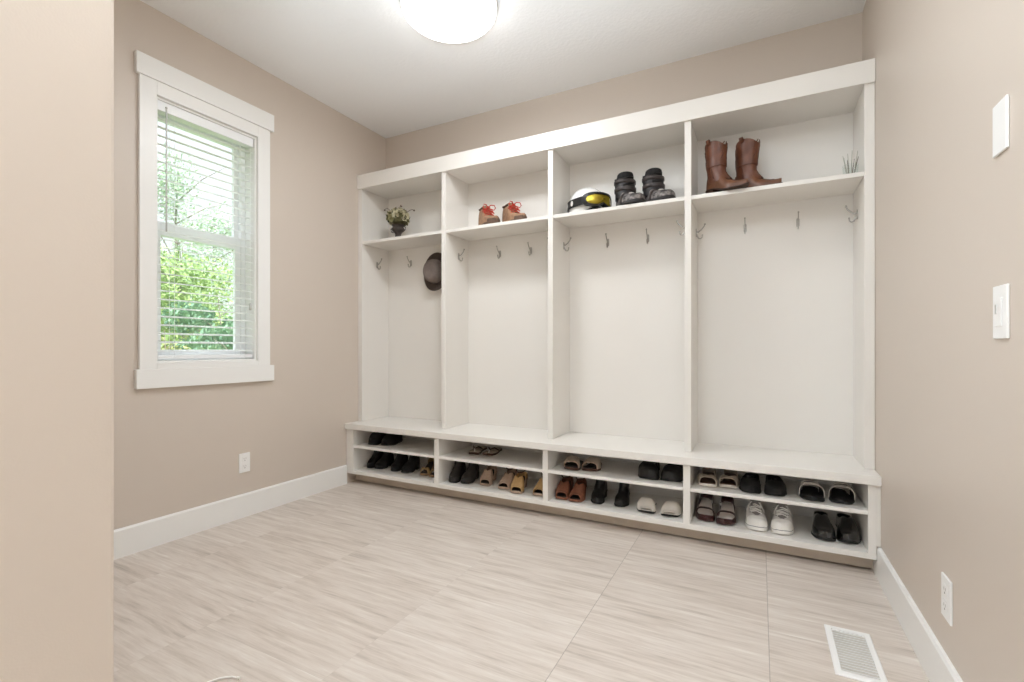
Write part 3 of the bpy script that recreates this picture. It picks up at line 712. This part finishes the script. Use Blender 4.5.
# third bay
G = 'taupe canvas slides on the top cubby shelf'
slide('slide_sandal', 'taupe canvas slide on the top cubby shelf against the second divider', (-1.058,2.804), ZU, 1, 1, 'stone', 'brown_dark', 'dark_inside', G, trim='taupe', L=0.225, W=.108)
slide('slide_sandal', 'taupe canvas slide on the top cubby shelf, second from the second divider', (-0.93,2.832), ZU, 7, -1, 'stone', 'brown_dark', 'dark_inside', G, trim='taupe', L=0.225, W=.108)
G = 'chunky black leather shoes on the top cubby shelf'
flat('chunky_shoe', 'chunky black shoe on the top cubby shelf above the off-white slides', (-0.583,2.815), ZU, 0, 1, 'black_leather', 'black_rubber', G, W=.122, h=(.056,.072,.07), heel=.016, tt='square', extra=cap_extra('black_suede'), L=0.225)
flat('chunky_shoe', 'chunky black shoe on the top cubby shelf against the third divider', (-0.445,2.825), ZU, 2, -1, 'black_leather', 'black_rubber', G, W=.122, h=(.056,.072,.07), heel=.016, tt='square', extra=cap_extra('black_suede'), L=0.225)
G = 'cognac leather peep-toe heels'
peep('peep_toe_heel', 'cognac leather peep-toe heel against the second cubby divider', (-1.121,2.807), ZL, 3, 1, 'cognac', 'cognac', 'dark_inside', G, sling='brown_dark', h0=.036, h1=.074, L=0.225)
peep('peep_toe_heel', 'cognac leather peep-toe heel beside the black lace-up boots', (-1.014,2.804), ZL, 8, -1, 'cognac', 'cognac', 'dark_inside', G, sling='brown_dark', h0=.036, h1=.074, L=0.225)
G = 'black leather lace-up ankle boots in the third cubby'
bootie('ankle_boot', 'black leather lace-up ankle boot beside the cognac heels', (-0.897,2.829), ZL, 2, 1, 'black_leather', 'black_rubber', G, top=.165, W=.084, laces='char_leather', L=0.225)
bootie('ankle_boot', 'black leather lace-up ankle boot beside the off-white slides', (-0.744,2.841), ZL, 6, -1, 'black_leather', 'black_rubber', G, top=.165, W=.084, laces='char_leather', L=0.225)
G = 'off-white leather slides on the cubby deck'
slide('slide_sandal', 'off-white leather slide standing beside the black lace-up boots', (-0.594,2.807), ZL, 1, 1, 'offwhite', 'black_rubber', 'offwhite', G, h0=.021, h1=.060, t0=.075, t1=.44, st=.010, W=.108, L=0.225)
slide('slide_sandal', 'off-white leather slide standing against the third divider', (-0.445,2.807), ZL, 8, -1, 'offwhite', 'black_rubber', 'offwhite', G, h0=.021, h1=.060, t0=.075, t1=.44, st=.010, W=.108, L=0.225)
# fourth bay
G = 'brown open-toe sandals with cream soles'
peep('open_toe_sandal', 'brown open-toe sandal with cream sole against the third divider on the top cubby shelf', (-0.26,2.808), ZU, 0, 1, 'stone', 'offwhite', 'brown_dark', G, W=.10, heel=.014, t0=.14, t1=.30, h0=.040, h1=.05, sling='brown_dark', cat='sandal')
peep('open_toe_sandal', 'brown open-toe sandal with cream sole beside the black bow flats', (-0.147,2.836), ZU, 1, -1, 'stone', 'offwhite', 'brown_dark', G, W=.10, heel=.014, t0=.14, t1=.30, h0=.040, h1=.05, sling='brown_dark', cat='sandal')
G = 'black flats with small bows on the top cubby shelf'
flat('bow_flat', 'black bow flat turned towards the brown sandals on the top cubby shelf', (-0.05,2.79), ZU, -4, 1, 'black_suede', 'black_rubber', G, h=(.036,.056,.05), op=.32, W=.104, extra=bow_extra('black_leather'))
flat('bow_flat', 'black bow flat turned towards the striped slides on the top cubby shelf', (0.079,2.795), ZU, 4, -1, 'black_suede', 'black_rubber', G, h=(.036,.056,.05), op=.32, W=.104, extra=bow_extra('black_leather'))
G = 'black slides with white striped straps'
slide('striped_slide', 'black slide with white strap stripes beside the black bow flats', (0.232,2.785), ZU, -3, 1, 'black_suede', 'black_rubber', 'black_suede', G, stripes='offwhite', t0=.29, t1=.55, h0=.056, h1=.066, W=.104)
slide('striped_slide', 'black slide with white strap stripes, closest to the bare wall', (0.366,2.803), ZU, 1, -1, 'black_suede', 'black_rubber', 'black_suede', G, stripes='offwhite', t0=.29, t1=.55, h0=.056, h1=.066, W=.104)
G = 'burgundy leather sandals with pale footbeds'
strap_sandal('strap_sandal', 'burgundy strap sandal with pale footbed against the third divider', (-0.272,2.824), ZL, 0, 1, 'burgundy', 'burgundy', 'pink_bed', G)
strap_sandal('strap_sandal', 'burgundy strap sandal with pale footbed beside the white sneakers', (-0.163,2.808), ZL, 1, -1, 'burgundy', 'burgundy', 'pink_bed', G)
G = 'white canvas lace-up sneakers'
sneaker('canvas_sneaker', 'white canvas sneaker beside the burgundy sandals', (-0.016,2.798), ZL, 0, 1, G)
sneaker('canvas_sneaker', 'white canvas sneaker beside the glossy black loafers', (0.11,2.8), ZL, 3, -1, G)
G = 'glossy black loafers on the cubby deck'
flat('loafer', 'glossy black loafer beside the white canvas sneakers', (0.286,2.81), ZL, -2, 1, 'patent', 'black_rubber', G, L=.27, W=.10, h=(.046,.078,.078), op=.52, heel=.01)
flat('loafer', 'glossy black loafer closest to the bare wall', (0.395,2.822), ZL, 0, -1, 'patent', 'black_rubber', G, L=.27, W=.10, h=(.046,.078,.078), op=.52, heel=.01)

# ------------------------------------------------------------------ things on the upper shelves
ZS = SH1
def cowboy(label, heel, yaw, G, lean=0.0):
    L, W = .272, .097; a = math.radians(yaw); ft = Foot(L, W, 1, 'point', .034, .008)
    t = thing('cowboy_boot', label, 'boot', (heel[0]+math.sin(a)*L*.42, heel[1]-math.cos(a)*L*.42, ZS+.0006), a, G)
    obj('sole', sole(ft, 1.08), M['boot_sole'], t, smooth=True)
    obj('heel', heel_block(ft, .74, shrink=.82), M['boot_sole'], t, smooth=True)
    H = lambda q: tab([(0,.026),(.15,.036),(.38,.055),(.55,.095),(.75,.10),(1,.085)], q)
    obj('vamp', upper(ft, H, e=.8), M['cowboy_foot'], t, smooth=True)
    rings = []; n = 28; top = .287
    prof = [(.07,.67,.31,.40),(.10,.71,.25,.385),(.13,.745,.215,.40),(.17,.755,.215,.45),(.22,.75,.232,.50),(.27,.745,.243,.53),(top,.745,.248,.55)]
    def rg(z, tc, ry, rx, inset=0, scal=0):
        out = []
        for k in range(n):
            q = 2*PI*k/n; s_ = math.sin(q)
            zz = z + scal*(.022*(1-s_*s_) - .022*abs(s_)**7)      # high sides with pull straps, dips at front and back
            out.append((ft.cx(.75)+(W*rx-inset)*math.cos(q), ft.y(tc)+lean*(z-.05)+(L*ry-inset)*math.sin(q), zz))
        return out
    for i, p in enumerate(prof): rings.append(rg(*p, 0, max(0, (p[0]-.2)/.118)))
    for z in (top, .25, .16): rings.append(rg(z, .745, .243, .54, .005, max(0, (z-.2)/.118)))
    s = MB(); s.loft(rings, True, False, True); obj('shaft', s, M['cowboy'], t, smooth=True)
    for d in (-1, 1):                                             # side seam piping and pull straps
        x = ft.cx(.75)+d*W*.515
        m = MB(); m.tube([(ft.cx(.75)+d*W*.40, ft.y(.70), .09), (ft.cx(.75)+d*W*.41, ft.y(.75)+lean*.1, .16), (ft.cx(.75)+d*W*.48, ft.y(.75)+lean*.17, .22), (x, ft.y(.745)+lean*.25, .316)], .003, 6)
        obj('side_seam', m, M['cowboy_stitch'], t, smooth=True)
        m = MB(); yy = ft.y(.745)+lean*.26; rr = []
        for i in range(9):
            q = PI*i/8; xx = x + d*(.012*math.sin(q)-.006*math.cos(q)); z = .284+.026*math.sin(q)
            rr.append([(xx, yy-.011, z), (xx, yy+.011, z), (xx+.003*d, yy+.011, z+.002), (xx+.003*d, yy-.011, z+.002)])
        m.loft(rr, True, True, True); obj('pull_strap', m, M['cowboy'], t, smooth=True)
    m = MB()
    for d in (-1, 1):                                             # stitched flame pattern on both shaft faces
        for off in (0, .012):
            for face in (-1, 1):
                pts = []
                for i in range(15):
                    q = i/14; z = .15+off*.8+q*(.14-off); ang = face*PI/2 + d*(.12+.62*math.sin(PI*q)*(.6+.4*math.sin(3*PI*q)))
                    rx, ry, tc = tab([(.13,.38),(.17,.42),(.22,.47),(.27,.5),(.32,.52)], z)*1.06, tab([(.13,.215),(.17,.215),(.22,.232),(.32,.248)], z), tab([(.13,.745),(.17,.755),(.32,.745)], z)
                    pts.append((ft.cx(.75)+W*rx*1.012*math.cos(ang), ft.y(tc)+lean*(z-.05)+L*ry*1.012*math.sin(ang), z))
                m.tube(pts, .0026, 5)
    obj('stitching', m, M['cowboy_stitch'], t, smooth=True)
    m = MB()
    for d in (-1, 1): m.tube([(ft.cx(q)+d*(ft.hw(q)*.5*(1-((q-.3)/.28)**2) + .001), ft.y(q), ft.zt(q)+H(q)*.93) for q in [.12+.03*i for i in range(13)]], .0014, 5)
    obj('toe_stitching', m, M['cowboy_stitch'], t, smooth=True)
    return t
G = 'brown cowboy boots on the locker shelf'
cowboy('brown leather cowboy boot on the locker shelf, closer to the bay divider', (-.252, 3.00), 50, G, .02)
cowboy('brown leather cowboy boot on the locker shelf, behind and beyond its mate', (-.108, 3.06), 56, G, -.06)

def hiking(label, pos, yaw, G):
    L, W = .245, .098; ft = Foot(L, W, 1, 'round', .006, .022)
    t = thing('hiking_boot', label, 'hiking boot', (pos[0], pos[1], ZS+.0006), math.radians(yaw), G)
    obj('sole', sole(ft, 1.06), M['hike_dark'], t, smooth=True)
    H = lambda q: tab([(0,.034),(.12,.046),(.3,.056),(.5,.105),(.62,.138),(.85,.15),(1,.14)], q)
    obj('upper', upper(ft, H, lambda q: .32*ss(.3,.42,q)*(1-ss(.55,.62,q))+.60*ss(.55,.66,q), e=.7), M['hike'], t, smooth=True)
    obj('toe_cap', upper(ft, lambda q: H(q)*.8, t0=0, t1=.17, n=8, grow=1.04), M['hike_dark'], t, smooth=True)
    c_ = MB(); pts = [(ft.cx(.78)+ft.hw(.78)*.72*math.cos(2*PI*i/24), ft.y(.80)+L*.2*math.sin(2*PI*i/24), ft.zt(.8)+.124+.012*abs(math.sin(2*PI*i/24))) for i in range(24)]
    c_.tube(pts, .008, 8, True); obj('collar', c_, M['hike_dark'], t, smooth=True)
    tg = MB(); rr = []
    for i in range(8):
        q = i/7; s_ = .36+.22*q; zz = ft.zt(s_)+tab([(.36,.07),(.5,.10),(.58,.145)], s_); rr.append([(ft.cx(s_)-.026, ft.y(s_), zz-.006), (ft.cx(s_), ft.y(s_)-.004, zz), (ft.cx(s_)+.026, ft.y(s_), zz-.006), (ft.cx(s_)+.026, ft.y(s_)+.005, zz-.01), (ft.cx(s_)-.026, ft.y(s_)+.005, zz-.01)])
    tg.loft(rr, True, True, True); obj('tongue', tg, M['hike'], t, smooth=True)
    l = MB()
    for i in range(6):
        s_ = .36+.036*i; zz = ft.zt(s_)+H(s_)+.002; d = 1 if i % 2 else -1
        l.tube([(ft.cx(s_)-.034, ft.y(s_)-d*.007, zz-.010), (ft.cx(s_), ft.y(s_)-.003, zz+.003), (ft.cx(s_)+.034, ft.y(s_)+d*.007, zz-.010)], .0034, 6)
    s_ = .55; c0 = Vector((ft.cx(s_), ft.y(s_)-.012, ft.zt(s_)+.125))
    for d in (-1, 1):
        l.tube([c0, c0+Vector((d*.016,-.018,.014)), c0+Vector((d*.036,-.028,.012)), c0+Vector((d*.044,-.03,-.006)), c0+Vector((d*.036,-.026,-.022)), c0+Vector((d*.016,-.012,-.012)), c0], .0036, 6)
        l.tube([c0, c0+Vector((d*.02,-.02,-.02)), c0+Vector((d*.035,-.03,-.05))], .0036, 6)
    l.ball(tuple(c0), .009); obj('laces', l, M['red_lace'], t, smooth=True)
    p = MB(); yb = ft.y(.985); p.tube([(ft.cx(1)-.008, yb, ft.zt(1)+.11), (ft.cx(1)-.008, yb+.012, ft.zt(1)+.145), (ft.cx(1)+.008, yb+.012, ft.zt(1)+.145), (ft.cx(1)+.008, yb, ft.zt(1)+.11)], .004, 6); obj('pull_loop', p, M['hike_dark'], t, smooth=True)
    for ch in t.children: ch.scale = (1.1, 1.08, 1.0)
    return t
G = 'brown hiking boots with red laces'
hiking('brown hiking boot with red laces on the locker shelf, nearer the flower urn', (-1.75, 2.995), 52, G)
hiking('brown hiking boot with red laces on the locker shelf, nearer the ski helmet', (-1.555, 3.02), 56, G)

def snow(label, pos, yaw, G):
    L, W = .235, .122; ft = Foot(L, W, 1, 'round', .004, .024)
    t = thing('snowboard_boot', label, 'snow boot', (pos[0], pos[1], ZS+.0006), math.radians(yaw), G)
    obj('sole', sole(ft, 1.06), M['snow_black'], t, smooth=True)
    H = lambda q: tab([(0,.044),(.15,.062),(.35,.075),(.55,.115),(.8,.12),(1,.10)], q)
    obj('foot_shell', upper(ft, H, e=.7), M['snow_grey'], t, smooth=True)
    rings = []; n = 24
    for z, tc, ry, rx in ((.08,.66,.30,.46),(.12,.69,.26,.45),(.16,.71,.235,.45),(.20,.72,.225,.46),(.235,.725,.225,.47)):
        rings.append([(ft.cx(.7)+W*rx*math.cos(2*PI*k/n), ft.y(tc)+L*ry*math.sin(2*PI*k/n), z+(.012*math.sin(2*PI*k/n) if z > .2 else 0)) for k in range(n)])
    for z in (.235, .17): rings.append([(ft.cx(.7)+W*.38*math.cos(2*PI*k/n), ft.y(.725)+L*.18*math.sin(2*PI*k/n), z) for k in range(n)])
    s = MB(); s.loft(rings, True, False, True); obj('shaft', s, M['snow_black'], t, smooth=True)
    ln = MB(); rings = []
    for z, g in ((.21,.9),(.25,.92),(.268,.86),(.262,.7),(.2,.66)): rings.append([(ft.cx(.7)+W*.42*g*math.cos(2*PI*k/n), ft.y(.70)+L*.19*g*math.sin(2*PI*k/n), z-(.012*math.sin(2*PI*k/n))) for k in range(n)])
    ln.loft(rings, True, True, True); obj('liner', ln, M['black_suede'], t, smooth=True)
    for z, tc, ry, rx, hh in ((.135,.70,.262,.475,.03),(.195,.72,.24,.485,.026)):
        b_ = MB(); rr = []
        for dz, g in ((0,.97),(0.003,1.03),(hh-.003,1.03),(hh,.97)): rr.append([(ft.cx(.7)+W*rx*g*math.cos(2*PI*k/n), ft.y(tc)+L*ry*g*math.sin(2*PI*k/n), z+dz) for k in range(n)])
        b_.loft(rr, True); obj('cuff_strap', b_, M['snow_strap'], t, smooth=True)
    obj('instep_strap', upper(ft, lambda q: H(q)+.007, t0=.30, t1=.40, n=4, grow=1.05, ends=False), M['snow_strap'], t, smooth=True)
    bd = MB(); bd.ball((ft.cx(.42)+ft.hw(.42)*.80, ft.y(.42), ft.zt(.42)+.055), .016, 12, 6, (.6,1,1)); obj('lace_dial', bd, M['snow_white'], t, smooth=True)
    b2 = MB(); b2.ball((ft.cx(.3)+ft.hw(.3)*-.2, ft.y(.22), ft.zt(.25)+H(.24)-.004), .013, 12, 6, (1.2,1,.5)); obj('toe_badge', b2, M['snow_white'], t, smooth=True)
    l = MB()
    for i in range(4):
        z = .15+.026*i; y0 = ft.y(.47)-.004*0; l.tube([(ft.cx(.6)-.028, ft.y(.485)+.010*i*.3, z), (ft.cx(.6), ft.y(.455)+.010*i*.3, z+.008), (ft.cx(.6)+.028, ft.y(.485)+.010*i*.3, z+.016)], .003, 6)
    obj('laces', l, M['black_leather'], t, smooth=True)
    p = MB(); yb = ft.y(.95); p.tube([(ft.cx(.9)-.012, yb, .222), (ft.cx(.9)-.012, yb+.016, .262), (ft.cx(.9)+.012, yb+.016, .262), (ft.cx(.9)+.012, yb, .222)], .004, 6); obj('pull_loop', p, M['snow_white'], t, smooth=True)
    for ch in t.children: ch.scale = (1.14, 1.08, .85)
    return t
G = 'black and grey snowboard boots'
snow('black and grey snowboard boot standing beside the ski goggles', (-.724, 2.985), 36, G)
snow('black and grey snowboard boot standing beside the third locker divider', (-.552, 3.005), 36, G)

# ski helmet and goggles
HX_, HY_ = -1.015, 3.03; HA = math.radians(56)
he = thing('ski_helmet', 'white ski helmet sitting on the locker shelf behind the goggles', 'helmet', (HX_, HY_, ZS+.0006), HA)
m = MB(); rings = []; n = 32
prof = [(0.0,.90,.02),(.006,.97,.0),(.05,1.0,0),(.085,.985,0),(.12,.91,0),(.146,.78,0),(.166,.58,0),(.178,.33,0),(.182,.02,0)]
for z, g, o_ in prof: rings.append([(.112*g*math.cos(2*PI*k/n), .132*g*math.sin(2*PI*k/n), z + (.038*max(0,-math.sin(2*PI*k/n))**3 if z < .02 else 0)) for k in range(n)])
m.loft(rings, True, False, True); obj('shell', m, M['helmet'], he, smooth=True)
m = MB()
for k in (-2, -1, 1, 2): m.ball((.036*k*.8, -.045+.012*abs(k), .164-.006*k*k), .012, 10, 5, (.5, 1.6, .4))
obj('air_vents', m, M['slot'], he, smooth=True)
m = MB(); rr = []
for z, g in ((.02,.88),(.03,.80),(.0012,.78),(.0006,.88)): rr.append([(.112*g*math.cos(2*PI*k/n), .132*g*math.sin(2*PI*k/n), z) for k in range(n)])
rr.append(rr[0]); m.loft(rr, True); obj('padding', m, M['black_suede'], he, smooth=True)
go = thing('ski_goggles', 'black ski goggles with yellow mirrored lens strapped round the white helmet', 'goggles', (HX_, HY_, ZS+.0006), HA)
def gog(ang, rad, z): return (rad*.86*math.sin(ang), -rad*math.cos(ang), z)
m = MB(); rr = []; n = 40; zc = .066
def outline(q, sx, sz):
    c_, s_ = math.cos(q), math.sin(q)
    x = sx*math.copysign(abs(c_)**.6, c_); z = sz*math.copysign(abs(s_)**.7, s_)
    if s_ < 0: z += .016*max(0, 1-abs(x)/.03)*(-s_)           # nose notch
    return x, z
for sx, sz, rad in ((.92,.040,.134),(.95,.046,.150),(.95,.046,.170),(.76,.033,.174),(.74,.031,.168)):
    rr.append([gog(outline(2*PI*k/n, sx, sz)[0], rad, zc+outline(2*PI*k/n, sx, sz)[1]) for k in range(n)])
m.loft(rr, True); obj('goggle_frame', m, M['gog_black'], go, smooth=True)
m = MB(); rr = []
for g in (1.0, .75, .5, .25, .02): rr.append([gog(outline(2*PI*k/n, .75*g, .032*g)[0], .169+.006*(1-g*g), zc+outline(2*PI*k/n, .75*g, .032*g)[1]) for k in range(n)])
m.loft(rr, True, False, True); obj('lens', m, M['gog_lens'], go, smooth=True)
m = MB(); rr = []
for i in range(41):
    a = .9+(2*PI-1.8)*i/40; r0 = tab([(.9,.152),(1.3,.139),(3.14,.1375),(4.98,.139),(5.383,.152)], a)
    f_ = lambda rad, z: (rad*.86*math.sin(a), -rad*math.cos(a), z)
    rr.append([f_(r0, zc-.027), f_(r0+.003, zc-.027), f_(r0+.003, zc+.027), f_(r0, zc+.027)])
m.loft(rr, True, True, True); st_ = obj('strap', m, M['gog_black'], go, smooth=True)
m = MB()
for a in (1.55, -1.55, 2.05, -2.05):
    rr = []; k_ = 16
    for g, ex in ((1.0, .1445), (1.0, .1455), (.55, .1458)):
        rr.append([((ex*.86*math.sin(a+.085*g*math.cos(2*PI*k/k_))), -ex*math.cos(a+.085*g*math.cos(2*PI*k/k_)), zc+.017*g*math.sin(2*PI*k/k_)) for k in range(k_)])
    m.loft(rr, True, True, False)
obj('strap_emblem', m, M['snow_white'], st_, smooth=True)

# flower urn
ur = thing('flower_urn', 'small dark bronze urn of cream flowers on the locker shelf', 'flower urn', (-2.615, 3.02, ZS+.0006))
m = MB(); m.lathe([(.032,0),(.036,.004),(.036,.012),(.028,.022),(.024,.036),(.024,.058),(.034,.072),(.048,.084),(.052,.098),(.046,.110),(.042,.118),(.050,.126),(.052,.131),(.044,.131),(.038,.116)], 28)
obj('urn', m, M['urn'], ur, smooth=True)
m = MB()
for s in (-1, 1): m.tube([(s*.050,0,.075), (s*.072,0,.085), (s*.076,0,.105), (s*.056,0,.118)], .004, 6)
obj('urn_handles', m, M['urn'], ur, smooth=True)
rnd = random.Random(5)
def rosette(c, r, nrm):
    m = MB(); nrm = Vector(nrm).normalized(); u = nrm.orthogonal().normalized(); w_ = nrm.cross(u)
    for lay, (k, rr_, tilt) in enumerate(((7,1.0,.25),(6,.75,.6),(5,.48,1.0),(3,.25,1.3))):
        for i in range(k):
            a = 2*PI*(i+.5*lay)/k; d = u*math.cos(a)+w_*math.sin(a); s_ = -u*math.sin(a)+w_*math.cos(a)
            o_ = d*math.cos(tilt)+nrm*math.sin(tilt); b0 = Vector(c)+nrm*r*.12*lay
            L_ = r*rr_; wd = r*.42*(.6+.4*rr_)
            m.add([b0, b0+o_*L_*.5+s_*wd, b0+o_*L_+s_*wd*.5+nrm*r*.08, b0+o_*L_-s_*wd*.5+nrm*r*.08, b0+o_*L_*.5-s_*wd], [(0,1,2,3,4)])
    return m
cc = Vector((0,0,.19))
for i in range(18):
    ga = i*2.39996; zz = 1-1.45*(i+.5)/18; rr_ = math.sqrt(max(0,1-zz*zz)); d = Vector((rr_*math.cos(ga), rr_*math.sin(ga), zz))
    p = cc+Vector((d.x*.072, d.y*.068, d.z*.058)); obj('flower', rosette(p, .034, d), M['petal'] if i % 3 else M['petal_g'], ur)
m = MB()
for i in range(60):
    d = Vector((rnd.gauss(0,1), rnd.gauss(0,1), rnd.gauss(-.1,.8))).normalized(); p = cc+Vector((d.x*.082, d.y*.078, d.z*.062)); u = d.orthogonal().normalized(); u.rotate(Matrix.Rotation(rnd.random()*6.28, 3, d)); w_ = d.cross(u)
    m.add([p-u*.004, p+u*.02+w_*.012+d*.008, p+u*.045+d*.012, p+u*.02-w_*.012+d*.008], [(0,1,2,3)])
m.ball(tuple(cc+Vector((0,0,-.012))), .058, 12, 8, (1.1,1.05,.85))
obj('foliage', m, M['leaf_d'], ur)
for k, (a, l) in enumerate(((0.3,.15),(2.2,.10),(3.6,.12),(1.4,.11),(5.4,.10))):
    m = MB(); pts = []
    for i in range(8):
        q = i/7; pts.append((math.cos(a)*(.04+l*q*.75), math.sin(a)*(.03+l*q*.3), .20+.075*math.sin(q*2.2)*(1 if k else .6)+.004*math.sin(9*q)))
    m.tube(pts, [.002]*7+[.0012], 5); m.ball(pts[-1], .007, 8, 5); obj('twig', m, M['twig'], ur, smooth=True)

# hat hanging on the divider hook (crown towards -x)
ht = thing('felt_hat', 'grey-brown felt hat hanging in the locker bay nearest the window', 'hat', (-2.335, 3.1905, 1.695), PI/2)
def hat_lathe(prof, n=36, ey=1.0, ez=1.0):
    return MB().loft([[(x, r*ey*math.cos(2*PI*j_/n), r*ez*math.sin(2*PI*j_/n) + dz) for j_ in range(n)] for r, x, dz in prof], True, False, False)
m = hat_lathe([(.083,-.020,0),(.084,-.05,0),(.081,-.085,0),(.074,-.112,0),(.062,-.126,0),(.045,-.128,0),(.02,-.122,0),(.001,-.120,0)], ey=1.0, ez=1.16); obj('crown', m, M['hat'], ht, smooth=True)
m = MB(); rr = []; n = 40
for g, th in ((.082,0),(.100,.002),(.118,.0),(.130,-.006),(.132,-.010),(.129,-.009),(.118,-.004),(.100,-.003),(.080,-.004)):
    rr.append([(-.018+th+.03*((g-.082)/.05)*(max(0,-math.sin(2*PI*k/n))**2)*-1, g*math.cos(2*PI*k/n), g*1.2*math.sin(2*PI*k/n)) for k in range(n)])
m.loft(rr, True); obj('brim', m, M['hat_dark'], ht, smooth=True)
m = hat_lathe([(.0835,-.021,0),(.0862,-.024,0),(.0862,-.046,0),(.0842,-.049,0)], ey=1.0, ez=1.16); obj('hat_band', m, M['hat_dark'], ht, smooth=True)

# small glass with pale stems at the end of the shelf
gl = thing('glass_tumbler', 'small clear glass of pale dry stems at the end of the locker shelf', 'glass', (0.418, 3.0, ZS+.0006))
m = MB(); m.lathe([(.030,0),(.031,.004),(.036,.075),(.0345,.075),(.0295,.006),(.001,.006)], 28); obj('tumbler', m, M['glass'], gl, smooth=True)
for i in range(9):
    a = i*2.4; m = MB(); m.tube([(.012*math.cos(a), .012*math.sin(a), .007), (.022*math.cos(a), .022*math.sin(a), .06), (.034*math.cos(a), .034*math.sin(a), .115+.012*(i%3))], [.003,.0022,.001], 5)
    obj('stem', m, M['stem_pale'] if i % 3 else M['twig'], gl, smooth=True)

# ------------------------------------------------------------------ light, sky, camera
wd = bpy.data.worlds.new('sky'); bpy.context.scene.world = wd; wd.use_nodes = True; nt = wd.node_tree
bg = nt.nodes['Background']; tc = nt.nodes.new('ShaderNodeTexCoord'); sp = nt.nodes.new('ShaderNodeSeparateXYZ'); nt.links.new(tc.outputs['Generated'], sp.inputs[0])
rp = nt.nodes.new('ShaderNodeValToRGB'); rp.color_ramp.elements[0].color = (0.86, 0.90, 0.93, 1); rp.color_ramp.elements[1].color = (7.0, 7.7, 8.6, 1)
e_ = rp.color_ramp.elements.new(0.34); e_.color = (0.92, 1.0, 1.08, 1)
rp.color_ramp.elements[1].position = 0.7
nt.links.new(sp.outputs['Z'], rp.inputs['Fac']); nt.links.new(rp.outputs['Color'], bg.inputs['Color']); bg.inputs['Strength'].default_value = 1.1

def light(kind, name, loc, energy, col=(1,1,1), rot=(0,0,0), size=1.0):
    l = bpy.data.lights.new(name, kind); l.energy = energy; l.color = col
    if kind == 'AREA': l.shape = 'DISK'; l.size = size
    if kind == 'SUN': l.angle = math.radians(1.0)
    o = bpy.data.objects.new(name, l); C.objects.link(o); o.location = loc; o.rotation_euler = rot; return o
sun = light('SUN', 'sun', (20, -6, 20), 3.2, (1, .95, .86)); sun.rotation_euler = Vector((-1.0, 0.35, -0.9)).to_track_quat('-Z', 'Y').to_euler()
light('AREA', 'added_room_fill', (-1.45, -0.6, 1.72), 42, (.83, .925, 1), Vector((.24, .33, .9)).to_track_quat('-Z', 'Y').to_euler(), 0.5)  # unseen fill lamp, added to brighten ceiling and room
sl_ = light('SPOT', 'added_ceiling_spot', (0.1, -0.45, 1.3), 620, (.82, .92, 1), Vector((-.6, .98, 1.7)).to_track_quat('-Z', 'Y').to_euler())  # unseen spot, added to throw more light on the ceiling
sl_.data.spot_size = math.radians(80); sl_.data.spot_blend = 1.0; sl_.data.shadow_soft_size = 0.25
light('AREA', 'ceiling_light_bulb', (LX, LY, ZC-0.118), 11.5, (.9, .95, 1), (0, 0, 0), 0.34)

cam = bpy.data.cameras.new('camera'); co_ = bpy.data.objects.new('camera', cam); C.objects.link(co_)
co_.location = (0, 0, 1.07); co_.rotation_euler = (PI/2, 0, 0.4791)
cam.sensor_width = 36; cam.lens = 36*476.4743/1024; cam.shift_y = (348.5918-341)/1024; cam.clip_start = 0.05
sc = bpy.context.scene; sc.camera = co_
sc.view_settings.view_transform = 'Standard'; sc.view_settings.look = 'None'; sc.view_settings.gamma = 1.0
sc.view_settings.use_curve_mapping = False; sc.view_settings.exposure = 0.36
sc.cycles.use_denoising = True; sc.cycles.max_bounces = 10; sc.cycles.diffuse_bounces = 6; sc.cycles.transparent_max_bounces = 12
